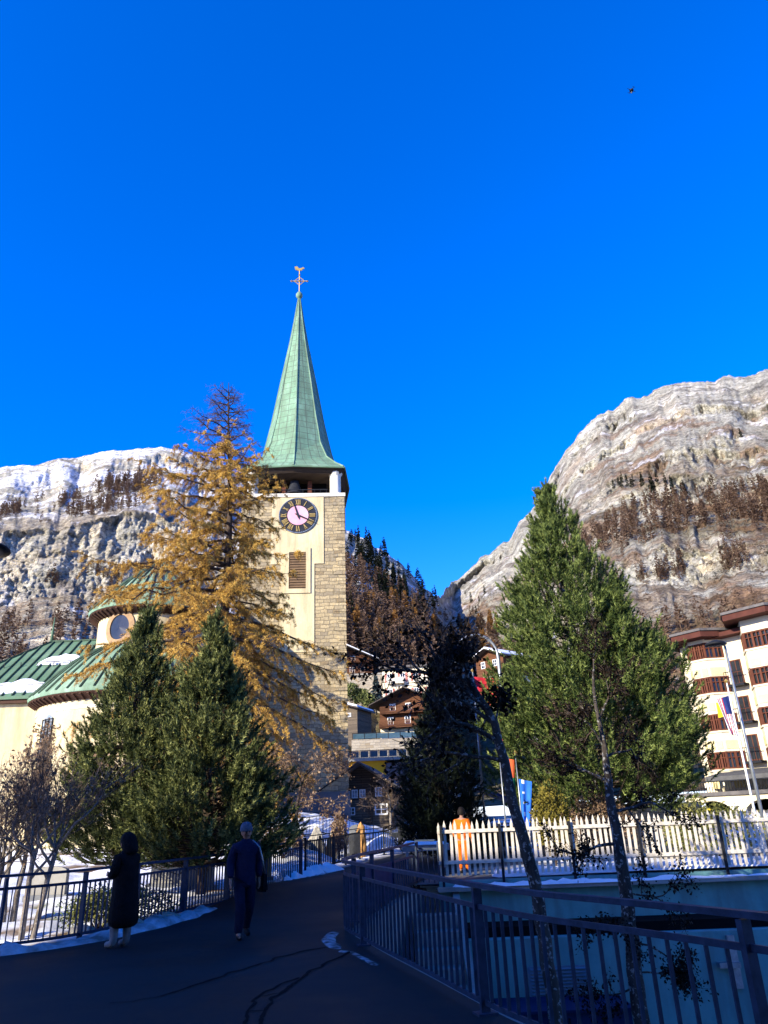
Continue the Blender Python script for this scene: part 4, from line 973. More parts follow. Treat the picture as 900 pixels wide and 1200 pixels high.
def shrub(name, label, x, y, z, rx, ry, h, m, seed, n=900, leaf=.09, cat='shrub', group=None, blade=False):
    g = np.random.default_rng(seed); t = thing(name, label, cat, (x, y, z), 0, group)
    st = []
    for k in range(16):
        a = g.random() * 6.28; e = np.array([cos(a) * rx * g.uniform(.2, .8), sin(a) * ry * g.uniform(.2, .8), h * g.uniform(.5, .95)])
        st.append((np.stack([np.zeros(3), e * .5 + g.normal(size=3) * .03, e]), [.02, .013, .006]))
    bv, bq = quad_tubes(st, 4); tris('stems', bv, bq, 'bark_dark', t)
    a = g.random(n) * 2 * pi; u = g.random(n) ** .7; ph = np.arccos(g.uniform(-.5, 1, n)); lump = 1 + .3 * fbm(np.cos(a) * 2, np.sin(a) * 2, ph * 1.5, seed, 3)
    rr = (.55 + .45 * u) * lump
    B = np.stack([rx * rr * np.sin(ph) * np.cos(a), ry * rr * np.sin(ph) * np.sin(a), h * .5 + h * .5 * rr * np.cos(ph)], -1)
    D = unit(B - np.array([0, 0, h * .3]) + g.normal(size=B.shape) * .5)
    if blade: V, T = fingers(B, D, np.full(n, leaf * 2), 14, leaf * 1.2, leaf * .2, g)
    else:
        B = np.repeat(B, 5, 0) + g.normal(size=(n * 5, 3)) * .06; D = unit(np.repeat(D, 5, 0) + g.normal(size=(n * 5, 3)) * .8); V, T = blades(B, D, leaf * g.uniform(.7, 1.5, n * 5), np.full(n * 5, leaf * .6), g)
    tris('foliage', V, T, m, t); return t
shrub('garden_shrub', 'olive yellow shrub right behind the picket fence beside the leaning trunk', 4.55, 23.2, gz(4.55, 23.2), .5, .55, 2.2, 'yellow_leaf', 51, 600)
shrub('garden_shrub', 'olive green rounded bush in front of the hotel arcade, beside the pine', 9.1, 23, gz(9.1, 23) - .2, 1.3, .9, 1.75, 'olive_leaf', 52, 900, .085)
shrub('garden_shrub', 'reddish bare hedge behind the picket fence between the leaning trunk and the pine', 6.4, 25.5, gz(6.4, 25.5), 1.4, .7, 1.9, 'dry_leaf', 53, 700, .09)
shrub('garden_shrub', 'low dark green hedge behind the left railing under the pines', -5.9, 17.2, gz(-5.9, 17.2) - .1, 1.2, .7, .85, 'needles', 54, 700, .06)
shrub('garden_shrub', 'dark olive shrub low behind the left railing beside the bare trunks', -6.0, 16.4, gz(-6, 16.4) - .1, .6, .45, .75, 'olive_leaf', 55, 380, .06)
shrub('garden_shrub', 'tan dried hydrangea like bush beside the stones on the cemetery snow', -3.75, 26.4, gz(-3.75, 26.4), .75, .6, 1.0, 'dry_leaf', 56, 500, .08)
shrub('garden_shrub', 'tall dark brown withered plant in front of the tower foot', -2.18, 30, gz(-2.18, 30), .28, .28, 1.75, 'dry_leaf', 57, 260, .10)
# ------------------------------------------------------------------ church tower
def tower():
    t = thing('church_tower', 'square stone church tower with clock and tall green copper spire', 'tower', (-6.33, 48.4, 0), radians(3.5))
    h = 3.42; B = 22.35
    w = MB().bb(-h, h, -h, h, .5, B - .25).build('wall', 'stone', t)
    MB().bb(-h - .12, h + .12, -h - .12, h + .12, .3, 3.3).build('plinth', 'plinth', t)
    MB().bb(-h - .1, h + .1, -h - .1, h + .1, B - .25, B).build('cornice', 'trim_white', t)
    # smooth plaster field with the clock, narrowing to the window surround
    X0 = .33; pz = [(X0 + a, b) for a, b in [(-1.75, B - .252), (1.72, B - .252), (1.72, 17.3), (1.1, 17.3), (1.1, 11.5), (-1.1, 11.5), (-1.1, 17.3), (-1.75, 17.3)]]
    n = len(pz); MB().prism(pz, -h - .05, -h - .002).build('plaster_panel', 'plaster', t)
    win = MB()
    for a, b, c, d in ((-.85, -.55, 15.3, 18.4), (.55, .85, 15.3, 18.4), (-.55, .55, 18.1, 18.4), (-.55, .55, 15.3, 15.6)): win.bb(X0 + a, X0 + b, -h - .12, -h - .052, c, d)
    wo = win.build('window', 'plaster', t)
    m = MB().bb(X0 - .55, X0 + .55, -h - .075, -h - .053, 15.6, 18.1)
    for k in range(14): m.box((X0, -h - .085, 15.72 + k * .175), (1.06, .12, .02), Matrix.Rotation(.7, 3, 'X'))
    m.build('shutter', 'louvre_brown', wo)
    # quoin blocks standing slightly proud
    for sx in (-1, 1):
        m = MB()
        for k in range(30):
            z = 3.5 + k * .62; L = .75 if k % 2 else .48; x0, x1 = sorted((sx * (h + .035), sx * (h - L)))
            m.bb(x0, x1, -h - .04, -h + .3, z, z + .56)
        m.build('corner_stones', 'stone', t)
    # belfry: dark inside, round corner columns, bell frame
    Z0, Z1 = B, 24.35
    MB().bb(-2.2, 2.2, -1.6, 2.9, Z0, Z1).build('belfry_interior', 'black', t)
    for sx in (-1, 1):
        for sy in (-1, 1):
            MB().lathe([(0, 0), (.52, 0), (.52, .12), (.38, .2), (.38, 1.5), (.5, 1.7), (.5, 1.93), (0, 1.93)], 18, (sx * 2.85, sy * 2.85, Z0)).build('column', 'trim_white', t, smooth=False)
    for x in (-.75, 1.05):
        MB().bb(x - .14, x + .14, -2.3, -2.1, Z0, Z0 + 1.5).bb(x - .4, x + .3, -2.35, -2.05, Z0, Z0 + .35).build('bell_frame', 'frame_red', t)
    m = MB().bb(-2.3, 2.3, -2.95, -2.9, Z0 + .5, Z0 + .56)
    for k in range(12): m.bb(-2.2 + k * .4, -2.17 + k * .4, -2.94, -2.91, Z0, Z0 + .5)
    m.build('belfry_rail', 'rail_dark', t)
    MB().lathe([(0, 1.2), (.3, 1.2), (.36, .9), (.5, .45), (.7, .2), (.72, .15), (0, .15)], 16, (0, -2.35, Z0 + .2)).build('bell', 'dial', t, smooth=True)
    # eight sided flared copper spire, one edge facing the front
    prof = [(3.8, 24.3), (3.74, 24.42), (3.3, 24.95), (2.92, 25.8), (2.52, 27.2), (2.27, 28.4), (1.98, 29.8), (1.71, 31.4), (1.43, 33.1), (1.06, 35.2), (.71, 37.3), (.39, 39.4), (.15, 41.2), (.07, 41.75)]
    dg = lambda f, z: 1 + (.30 * float(sstep(26.6, 24.3, z)) if f % 2 else 0)
    m = MB(); uv = []; s = 0
    for i, (r, z) in enumerate(prof):
        if i: s += math.hypot(r - prof[i - 1][0], z - prof[i - 1][1])
        for f in range(8):
            a0 = -pi / 2 + f * pi / 4; a1 = a0 + pi / 4; w2 = r * sin(pi / 8); ra, rb = r * dg(f, z), r * dg(f + 1, z)
            m.v += [(ra * cos(a0), ra * sin(a0), z), (rb * cos(a1), rb * sin(a1), z)]; uv += [(-w2 + f * 20, s), (w2 + f * 20, s)]
    for i in range(len(prof) - 1):
        for f in range(8):
            a = i * 16 + f * 2; m.f.append((a, a + 1, a + 17, a + 16))
    sp = m.build('spire', 'copper', t, uv=uv)
    m = MB()
    for f in range(8):
        a = -pi / 2 + f * pi / 4; m.tube([((r + .01) * dg(f, z) * cos(a), (r + .01) * dg(f, z) * sin(a), z) for r, z in prof[1:]], [.055] * 9 + [.035] * 4, 5)
    m.build('ridge_roll', 'copper_pale', sp)
    m = MB(); oct = lambda r, z, f: (r * dg(f, z) * cos(-pi / 2 + f * pi / 4), r * dg(f, z) * sin(-pi / 2 + f * pi / 4), z)
    for f in range(8): m.bar(oct(3.82, 24.28, f), oct(3.82, 24.28, f + 1), .1, .1)
    m.build('gutter', 'copper_roof', sp)
    MB().add([oct(3.74, 24.27, f) for f in range(8)] + [oct(3.45, 23.95, f) for f in range(8)], [tuple(range(8)), tuple(reversed(range(8, 16)))] + [(f, (f + 1) % 8, (f + 1) % 8 + 8, f + 8) for f in range(8)]).build('soffit', 'wood_dark', sp)
    MB().lathe([(0, -.33), (.16, -.28), (.27, -.1), (.27, .1), (.16, .28), (0, .33)], 16, (0, 0, 42.)).build('ball', 'copper_pale', sp, smooth=True)
    # wrought cross with a small weathercock
    m = MB().tube([(0, 0, 42.25), (0, 0, 44.65)], .035, 6).bar((-.62, 0, 43.5), (.62, 0, 43.5), .06, .06)
    for k in range(4):
        a = pi / 4 + k * pi / 2; m.bar((.42 * cos(a - pi / 4), 0, 43.5 + .42 * sin(a - pi / 4)), (.42 * cos(a + pi / 4), 0, 43.5 + .42 * sin(a + pi / 4)), .045)
    for x, z in ((-.66, 43.5), (.66, 43.5), (0, 44.13)): m.lathe([(0, -.1), (.1, 0), (0, .1)], 8, (x, 0, z))
    m.lathe([(0, -.13), (.14, 0), (0, .13)], 8, (0, 0, 43.5))
    cx = m.build('cross', 'gold', t)
    MB().prism([(-.34, 44.7), (-.1, 44.6), (.15, 44.6), (.25, 44.75), (.42, 44.85), (.3, 44.97), (.15, 44.87), (-.05, 44.83), (-.2, 45.05), (-.42, 45.)], -.03, .03).build('weathercock', 'gold', cx)
    # clock
    cy = -h - .05; cz = 20.72; R = 1.28
    def disc(r, y0, y1, n=48):
        return MB().add([(X0 + r * cos(2 * pi * k / n), y, cz + r * sin(2 * pi * k / n)) for y in (y0, y1) for k in range(n)], [tuple(range(n)), tuple(reversed(range(n, 2 * n)))] + [(k, (k + 1) % n, (k + 1) % n + n, k + n) for k in range(n)])
    ck = disc(R, cy - .06, cy - .002).build('clock', 'dial', t)
    ring = MB(); n = 48
    for k in range(n):
        a, b = 2 * pi * k / n, 2 * pi * (k + 1) / n
        ring.bar((X0 + R * .985 * cos(a), cy - .07, cz + R * .985 * sin(a)), (X0 + R * .985 * cos(b), cy - .07, cz + R * .985 * sin(b)), .035)
    for k in range(60):
        a = 2 * pi * k / 60; ring.bar((X0 + .93 * R * cos(a), cy - .064, cz + .93 * R * sin(a)), (X0 + .965 * R * cos(a), cy - .064, cz + .965 * R * sin(a)), .02)
    ring.build('rim', 'galv', ck)
    disc(R * .55, cy - .075, cy - .062).build('centre_disc', 'dial_pink', ck)
    num = ['XII', 'I', 'II', 'III', 'IIII', 'V', 'VI', 'VII', 'VIII', 'IX', 'X', 'XI']
    r0, r1 = R * .60, R * .90
    for k, sN in enumerate(num):
        a = pi / 2 - k * pi / 6; er = Vector((cos(a), 0, sin(a))); et = Vector((sin(a), 0, -cos(a))); o = Vector((X0, cy - .07, cz)); m = MB()
        ws = {'I': .09, 'V': .17, 'X': .17}; tot = sum(ws[c] for c in sN); x = -tot / 2
        for c in sN:
            wv = ws[c]; xc = x + wv / 2; x += wv
            L = lambda u, r: o + er * r + et * u
            if c == 'I': m.bar(L(xc, r0), L(xc, r1), .05)
            elif c == 'V': m.bar(L(xc - wv * .38, r1), L(xc, r0), .045); m.bar(L(xc + wv * .38, r1), L(xc, r0), .03)
            else: m.bar(L(xc - wv * .36, r1), L(xc + wv * .36, r0), .045); m.bar(L(xc + wv * .36, r1), L(xc - wv * .36, r0), .03)
        m.build('numeral', 'gold', ck)
    def hand(ang, L, back, wd, y, mt):
        a = radians(90 - ang); d = Vector((cos(a), 0, sin(a))); o = Vector((X0, y, cz)); s = Vector((-d.z, 0, d.x))
        q = [o - d * back, o - d * back * .4 + s * wd, o + d * L * .75 + s * wd * .6, o + d * L, o + d * L * .75 - s * wd * .6, o - d * back * .4 - s * wd]
        MB().add(q + [p + Vector((0, -.02, 0)) for p in q], [tuple(range(6)), tuple(reversed(range(6, 12)))] + [(k, (k + 1) % 6, (k + 1) % 6 + 6, k + 6) for k in range(6)]).build('hand', mt, ck)
    hand(342, 1.0, .35, .065, cy - .10, 'dial'); hand(116, 1.42, .25, .055, cy - .13, 'dial')
tower()

# ------------------------------------------------------------------ church body
def church():
    t = thing('church', 'cream church with round apse walls and green copper roofs', 'church', (-14.3, 42, 0))
    c = (-13.75, 42.0, 0)
    # upper round drum
    m = MB().lathe([(3.2, 1), (3.2, 13.1)], 56, c); m.build('drum_wall', 'plaster', t, True, True)
    rp = [(3.75, 13.05), (3.8, 13.2), (3.1, 14.0), (2.2, 15.0), (1.1, 16.0), (.12, 16.7)]
    r = MB().lathe(rp, 56, c).build('drum_roof', 'copper_pale', t, True, True)
    m = MB()
    for k in range(36):
        a = k * 2 * pi / 36; m.tube([(c[0] + (q + .01) * cos(a), c[1] + (q + .01) * sin(a), z + .05) for q, z in rp[1:]], .055, 4)
    m.build('seam', 'seam_dark', r, True)
    m = MB().lathe([(3.21, 12.75), (3.72, 13.04), (3.72, 13.0), (3.21, 12.68)], 56, c)
    for k in range(60):
        a = k * 2 * pi / 60; m.bar((c[0] + 3.25 * cos(a), c[1] + 3.25 * sin(a), 12.68), (c[0] + 3.7 * cos(a), c[1] + 3.7 * sin(a), 12.96), .12, .12)
    m.build('drum_eave', 'eave_brown', r, True)
    # round brick edged windows
    for px, py in ((140, 735), (213, 738)):
        rr = ray(px, py); A = rr.x ** 2 + rr.y ** 2; Bq = -2 * (rr.x * c[0] + rr.y * c[1]); Cq = c[0] ** 2 + c[1] ** 2 - 3.2 ** 2
        s = (-Bq - sqrt(Bq * Bq - 4 * A * Cq)) / (2 * A); pz = rr.z * s + EYE; a = atan2(rr.y * s - c[1], rr.x * s - c[0])
        m = MB(); g = MB(); K = 28
        for k in range(K):
            b0, b1 = 2 * pi * k / K, 2 * pi * (k + 1) / K
            def q(rad, b, off): aa = a + rad * cos(b) / 3.2; return (c[0] + (3.2 + off) * cos(aa), c[1] + (3.2 + off) * sin(aa), pz + rad * 1.12 * sin(b))
            m.add([q(.62, b0, .08), q(.62, b1, .08), q(.92, b1, .08), q(.92, b0, .08), q(.62, b0, -.05), q(.62, b1, -.05), q(.92, b1, -.05), q(.92, b0, -.05)], [(0, 1, 2, 3), (0, 4, 5, 1), (3, 2, 6, 7)])
            g.add([q(0, 0, .03), q(.62, b0, .03), q(.62, b1, .03)], [(0, 1, 2)])
        wo = m.build('round_window', 'brick_edge', t, True); g.build('pane', 'glass', wo, True, fix=False)
    # lower ring of the apse
    m = MB().lathe([(5.75, 0), (5.75, 8.2)], 72, c); m.build('apse_wall', 'plaster', t, True, True)
    rp = [(6.25, 8.05), (6.3, 8.2), (5.4, 9.2), (4.4, 10.2), (3.21, 11.0)]
    r = MB().lathe(rp, 72, c).build('apse_roof', 'copper_pale', t, True, True)
    m = MB()
    for k in range(52):
        a = k * 2 * pi / 52; m.tube([(c[0] + q * cos(a), c[1] + q * sin(a), z + .05) for q, z in rp[1:]], .055, 4)
    m.build('seam', 'seam_dark', r, True)
    m = MB().lathe([(5.76, 7.8), (6.22, 8.04), (6.22, 8.0), (5.76, 7.72)], 72, c)
    for k in range(90):
        a = k * 2 * pi / 90; m.bar((c[0] + 5.8 * cos(a), c[1] + 5.8 * sin(a), 7.72), (c[0] + 6.2 * cos(a), c[1] + 6.2 * sin(a), 7.97), .12, .12)
    m.build('apse_eave', 'eave_brown', r, True)
    m = MB().lathe([(5.78, 7.3), (5.78, 7.45)], 72, c); m.build('wall_band', 'trim_white', t, True)
    # hipped left wing
    E = 8.45; Rz = 12.55; x0, x1, ym, yf, yb = -20.9, -16.0, 44.2, 39.4, 49.0
    pts = [Vector((-25.6, yf - .4, E)), Vector((x1, yf - .4, E)), Vector((x1, ym, Rz)), Vector((x0, ym, Rz)), Vector((-25.6, yb, E)), Vector((x1, yb, E))]
    th = Vector((0, 0, .16))
    m = MB().add(pts + [p - th for p in pts], [(0, 1, 2, 3), (0, 3, 4), (3, 2, 5, 4), (6, 9, 8, 7), (6, 10, 9), (9, 10, 11, 8), (0, 6, 7, 1), (0, 4, 10, 6), (4, 5, 11, 10), (1, 7, 8, 2), (2, 8, 11, 5)])
    r = m.build('wing_roof', 'copper_roof', t, True)
    m = MB()
    for k in range(17):
        x = -25.2 + k * .56
        f = 1.0 if x > x0 else (x + 25.6) / (x0 + 25.6)
        a = pts[0] + Vector((x + 25.6, 0, .03)); b = Vector((x, (yf - .4) + (ym - yf + .4) * f, E + (Rz - E) * f + .03)); m.bar(a + Vector((0, 0, .02)), b + Vector((0, 0, .02)), .055, .09)
    for a, b in ((pts[0], pts[3]), (pts[3], pts[2])): m.bar(a + Vector((0, 0, .04)), b + Vector((0, 0, .04)), .14, .1)
    m.build('seam', 'seam_dark', r, True)
    m = MB()
    for f in (.5, .1):
        y = yf - .4 + (ym - yf + .4) * f; z = E + (Rz - E) * f
        m.tube([(-21.5 + (3.6 if f > .3 else 0) - 2, y, z + .28), (-16.1, y, z + .28)], .025, 5)
        for k in range(7): m.bar((-22.2 + k * .95, y, z), (-22.2 + k * .95, y, z + .3), .03)
    m.build('snow_guard', 'rail_dark', r, True)
    MB().lathe([(.0, -.1), (.12, 0), (.07, .5), (.11, .62), (.05, .75), (.02, 1.55), (0, 1.6)], 10, (x0, ym, Rz)).build('finial', 'copper_roof', r, True, True)
    MB().bb(-25.2, x1, yf, yb - .5, 0, E - .02).build('wing_wall', 'plaster', t, True)
    MB().bb(-25.5, x1, yf - .3, yf - .02, E - .35, E - .17).build('wing_eave', 'eave_brown', t, True)
    MB().tube([(-17.6, yf - .12, .8), (-17.6, yf - .12, E - .3)], .07, 8).build('downpipe', 'copper_roof', t, True)
    # nave running back towards the tower
    MB().bb(-14.2, -9.5, 42.5, 60, 0, 12.4).build('nave_wall', 'plaster', t, True)
    MB().prism([(-14.9, 12.4), (-8.9, 12.4), (-11.9, 15.4)], 43.5, 60.5).build('nave_roof', 'copper_pale', t, True)
    return pts
CP = church()
def roof_snow(px0, px1, f, wv, label_seed):
    yf, ym, E, Rz = 39.0, 44.2, 8.45, 12.55; g = random.Random(label_seed); V = []; Q = []
    nx, ny = 60, 8
    for i in range(nx + 1):
        for j in range(ny + 1):
            u, v = i / nx, j / ny; ff = f + (wv * v * (1 - .6 * (2 * u - 1) ** 2)) * (1 + .45 * float(fbm(u * 5, 0, 0, label_seed, 3))) + .012 * float(vn(u * 14, v, 0, label_seed)); x = px0 + (px1 - px0) * u
            h = .26 * (1 - (2 * u - 1) ** 4) * (1 - (2 * v - 1) ** 4) * (1 + .3 * float(vn(u * 6, v * 3, 0, label_seed)))
            V.append((x, yf + (ym - yf) * ff, E + (Rz - E) * ff + h + .03))
    for i in range(nx):
        for j in range(ny): a = i * (ny + 1) + j; Q.append((a, a + ny + 1, a + ny + 2, a + 1))
    o = tris('snow', V, Q, 'snow'); o.data.polygons.foreach_set('use_smooth', [True] * len(Q)); tag(o, kind='stuff')
roof_snow(-20.4, -17.4, .52, .13, 3); roof_snow(-22.2, -17.9, .04, .2, 4); roof_snow(-25.2, -23.4, .02, .15, 5)
# climbing plant on the church wall and its trellis window
def creeper(label, ang0, ang1, z0, z1, seed, n):
    g = np.random.default_rng(seed); c = np.array([-13.75, 42.0]); t = thing('climbing_plant', label, 'plant', (c[0] + 5.85 * cos((ang0 + ang1) / 2), c[1] + 5.85 * sin((ang0 + ang1) / 2), z0)); l = np.array(t.location)
    br = []; B = []
    for k in range(n):
        a = g.uniform(ang0, ang1); z = z0; pts = []
        while z < z1 * g.uniform(.75, 1) and len(pts) < 26:
            pts.append((c[0] + 5.81 * cos(a), c[1] + 5.81 * sin(a), z)); z += .3; a += g.normal() * .012 + (.5 * (ang0 + ang1) - a) * .04
        if len(pts) < 4: continue
        pts = np.array(pts) - l; br.append((pts, np.linspace(.03, .01, len(pts)))); 
        for p in pts[3:]:
            if g.random() < .5: B.append(p + g.normal(size=3) * np.array([.16, .06, .16]))
    V, Q = quad_tubes(br, 4); tris('stems', V, Q, 'bare_twig', t)
    B = np.repeat(np.array(B), 10, 0) + g.normal(size=(len(B) * 10, 3)) * .1; V, T = blades(B, unit(g.normal(size=B.shape)), g.uniform(.12, .25, len(B)), np.full(len(B), .1), g); tris('leaves', V, T, 'dry_leaf', t)
a0 = atan2(-1, -.62)
creeper('withered creeper in dense clumps up the round cream church wall', -pi + .75, -pi + 1.05, 1.5, 7.4, 61, 26)
creeper('sparser withered creeper left on the church wall under the eave corner', -pi + .28, -pi + .5, 2.5, 7.6, 62, 16)
t = thing('church_window', 'tall slanted leaded window amid creeper on the round church wall', 'window', (-18.3, 37.1, 4.5))
def wall_pt(a, z, off=.03): return (-13.75 + (5.75 + off) * cos(a), 42 + (5.75 + off) * sin(a), z)
m = MB(); f = MB(); aw = -pi + .90
m.add([wall_pt(aw - .085, 4.3), wall_pt(aw + .085, 4.3), wall_pt(aw + .085, 7.0), wall_pt(aw, 7.25), wall_pt(aw - .085, 7.0)], [(0, 1, 2, 3, 4)]); m.build('pane', 'glass_pale', t, True, fix=False)
for k in range(8): f.bar(wall_pt(aw - .085, 4.3 + k * .38, .05), wall_pt(aw + .085, 4.3 + k * .38, .05), .04)
for d in (-.085, -.03, .03, .085): f.bar(wall_pt(aw + d, 4.3, .05), wall_pt(aw + d, 7.0, .05), .04)
f.build('frame', 'rail_dark', t, True)

# ------------------------------------------------------------------ houses of the village
def window_part(parent, x, y, z, w, h, fm='white', gm='glass', bars=2, rows=2):
    """frame in the local x,z plane facing -y"""
    m = MB(); e = min(.09, w * .1)
    for a, b, c, d in ((x - w / 2, x - w / 2 + e, z, z + h), (x + w / 2 - e, x + w / 2, z, z + h), (x - w / 2 + e, x + w / 2 - e, z, z + e), (x - w / 2 + e, x + w / 2 - e, z + h - e, z + h)): m.bb(a, b, y - .07, y + .02, c, d)
    for k in range(1, bars): xx = x - w / 2 + w * k / bars; m.bb(xx - e * .35, xx + e * .35, y - .06, y + .01, z + e, z + h - e)
    for k in range(1, rows): zz = z + h * k / rows; m.bb(x - w / 2 + e, x + w / 2 - e, y - .058, y + .008, zz - e * .25, zz + e * .25)
    f = m.build('window', fm, parent)
    MB().bb(x - w / 2 + e, x + w / 2 - e, y - .028, y - .004, z + e, z + h - e).build('pane', gm, f)
    return f
def balcony_part(parent, x0, x1, y, z, d, m='wood_red', h=.95):
    b = MB().bb(x0, x1, y - d, y - .003, z - .12, z); k = int((x1 - x0) / .16)
    b.bb(x0, x1, y - d, y - d + .05, z + h - .08, z + h); b.bb(x0, x1, y - d, y - d + .04, z + .1, z + .18)
    for j in range(k + 1): xx = x0 + (x1 - x0 - .1) * j / k; b.bb(xx, xx + .1, y - d + .01, y - d + .03, z + .18, z + h - .08)
    for xx in (x0, x1 - .06):
        b.bb(xx, xx + .06, y - d + .05, y - .003, z + h - .08, z + h); b.bb(xx, xx + .04, y - d + .05, y - .003, z, z + h - .3)
    return b.build('balcony', m, parent)
def chalet(label, loc, rz, W, D, base, wall, rise, wins=(), balc=(), wm='wood_red', bm='plaster_white', over=.7, snow=True, shift=0, name='chalet', posts=(), wood2=None):
    t = thing(name, label, 'house', loc, rz); H = base + wall
    MB().bb(-W / 2, W / 2, 0, D, -3, base).build('base_wall', bm, t)
    e = .03
    MB().prism([(-W / 2 - e, base + .01), (W / 2 + e, base + .01), (W / 2 + e, H), (shift, H + rise), (-W / 2 - e, H)], -e, D + e).build('timber_wall', wm, t)
    sl = rise / (W / 2); o = over; th = .22; ap = H + rise + .02
    def zr(x): return ap - abs(x - shift) * rise / (W / 2 + abs(shift) * 0)
    rf = MB().prism([(-W / 2 - o, zr(-W / 2 - o)), (shift, ap), (W / 2 + o, zr(W / 2 + o)), (W / 2 + o, zr(W / 2 + o) + th), (shift, ap + th), (-W / 2 - o, zr(-W / 2 - o) + th)], -o * 1.6, D + o).build('roof', 'roof_slate', t)
    if snow:
        MB().prism([(-W / 2 - o + .2, zr(-W / 2 - o) + th + .1), (shift, ap + th + .01), (W / 2 + o - .2, zr(W / 2 + o) + th + .1), (W / 2 + o - .25, zr(W / 2 + o) + th + .3), (shift, ap + th + .28), (-W / 2 - o + .25, zr(-W / 2 - o) + th + .3)], -o * 1.4, D + o - .2).build('roof_snow', 'snow', rf)
    m = MB()
    for sx in (-1, 1):
        x1 = sx * (W / 2 + o); m.bar((shift, -o * 1.6 - .04, ap + .08), (x1, -o * 1.6 - .04, zr(x1) + .08), .3, .08)
    m.build('barge_board', 'wood_dark', rf)
    for x, z, w, h in wins: window_part(t, x, -e if z > base else 0, z, w, h, 'white', 'glass_pale' if name == 'old_chalet' else 'glass')
    for x0, x1, z in balc: balcony_part(t, x0, x1, -e, z, 1.1)
    for x, z0, z1 in posts: MB().bb(x - .13, x + .13, -.35, -.04, z0, z1).build('post', 'wood_dark', t)
    if wood2: MB().bb(-W / 2 - .05, W / 2 + .05, -.08, -e - .002, base + .02, wood2).build('lower_boards', 'wood_mid', t)
    return t
# old dark chalet beside the tower
OC = chalet('old dark timber chalet with small white windows beside the tower foot', (-2.0, 46, .95), radians(-6), 4.6, 7, .15, 2.9, 1.45,
       [(-.45, 2.35, .42, .55), (.1, 2.35, .42, .55), (1.25, 2.4, .5, .6), (1.4, 1.2, .9, .72), (1.4, .12, .9, .72), (-.7, 1.25, .5, .5)], wm='wood_dark', snow=False, name='old_chalet', posts=[(.65, .15, 3.2), (2.15, .15, 2.8)], wood2=2.2, over=.75); OC.scale = (.84, .84, .84)
chalet('red brown chalet with two balconies and white base high behind the tower', (-9.0, 150, 27.6), radians(8), 11, 12, 1.6, 3.1, 2.4, [(-1.5, 2.0, 1, 1.1), (1.2, 2.0, 1, 1.1), (3.4, 2.0, 1, 1.1), (-.5, 4.5, .9, .9), (1.4, 4.5, .9, .9), (3.2, .4, 1.2, .8)], [(-5.4, 5.4, 1.65), (-4.6, 4.6, 4.05)], over=1.2)
chalet('brown chalet with long wooden balconies below the pale hotel, half behind dark leaves', (2.3, 110, 12.6), radians(-14), 8.4, 10, 1.3, 3.6, 1.8, [(-2.6, 1.8, .9, 1.1), (0, 1.8, .9, 1.1), (2.6, 1.8, .9, 1.1), (-2.2, 3.8, .9, 1), (.2, 3.8, .9, 1)], [(-4.1, 4.1, 1.4), (-3.9, 3.9, 3.4)], over=1.2, snow=False)
chalet('small weathered shed with blue shaded snow on its roof beside the tower edge', (-6.6, 100, 13.6), radians(-20), 4.2, 5, .3, 1.5, .6, [(1, .8, .5, .5)], wm='wood_mid', bm='wood_mid', over=.5)
chalet('red timber house with snowy roof seen under the street lamp arch', (16.4, 120, 21.8), radians(-50), 6, 7, .8, 3.0, 1.2, [(-1.4, 2.2, .9, 1.1), (1.2, 2.2, .9, 1.1)], over=.7)
def town_hotel():
    t = thing('town_hotel', 'pale hotel block with red shutters and roof terrace railing on the slope', 'hotel', (3.3, 130, 18), radians(-8))
    W = 9.6; MB().bb(-W / 2, W / 2, 0, 10, -4, 8.4).build('wall', 'plaster_white', t)
    MB().bb(-W / 2 - .5, W / 2 + .5, -.6, 10.5, 8.4, 8.75).build('roof', 'roof_slate', t)
    m = MB()
    for k in range(25): m.bb(-W / 2 - .4 + k * .42, -W / 2 - .34 + k * .42, -.5, -.44, 8.75, 9.9)
    m.bb(-W / 2 - .45, W / 2 + .45, -.52, -.42, 9.85, 9.95); m.build('terrace_rail', 'rail_dark', t)
    for f in range(3):
        for k in range(4):
            x = -3.5 + k * 2.35; z = .6 + f * 2.7; fr = window_part(t, x, 0, z, .9, 1.5)
            for s in (-1, 1): MB().bb(x + s * .68 - .2, x + s * .68 + .2, -.06, -.003, z - .05, z + 1.55).build('shutter', 'shutter', fr)
    for k in range(2): balcony_part(t, -3.9 + k * 4.7, -.9 + k * 4.7, 0, 5.75, 1.0, 'trim_white', .9)
town_hotel()
def yellow_house():
    t = thing('yellow_house', 'yellow walled building with dark glass roof railing behind the old chalet', 'house', (-1.6, 70, 1.5), radians(-4))
    MB().bb(-4, .9, 0, 5, -1, 5.15).build('yellow_wall', 'yellow', t)
    MB().bb(.9, 4.6, -.3, 5, -1, 4.9).build('mauve_wall', 'purple_wall', t)
    MB().bb(-4.2, 4.8, -.5, 5.2, 5.15, 5.4).build('roof', 'concrete', t)
    m = MB().bb(-4.1, 4.7, -.42, -.38, 6.02, 6.08)
    for k in range(11): m.bb(-4.1 + k * .87, -4.04 + k * .87, -.42, -.38, 5.4, 6.05)
    f = m.build('roof_rail', 'rail_dark', t)
    for k in range(10): MB().bb(-4.0 + k * .87, -3.28 + k * .87, -.41, -.39, 5.46, 6.0).build('pane', 'solar', f)
    for x in (-.2,): window_part(t, x, 0, 3.6, .6, .7, 'yellow')
yellow_house()
t = thing('terrace_wall', 'pale stone terrace wall with dark glass railing under the brown chalet', 'wall', (-.5, 95, 8.5))
MB().bb(-5.2, 7, 95, 97.5, 7, 11.0).build('wall', 'stone_grey', t, True)
m = MB()
for k in range(9): m.bb(-5.1 + k * 1.5, -5.02 + k * 1.5, 95.1, 95.18, 11, 11.8)
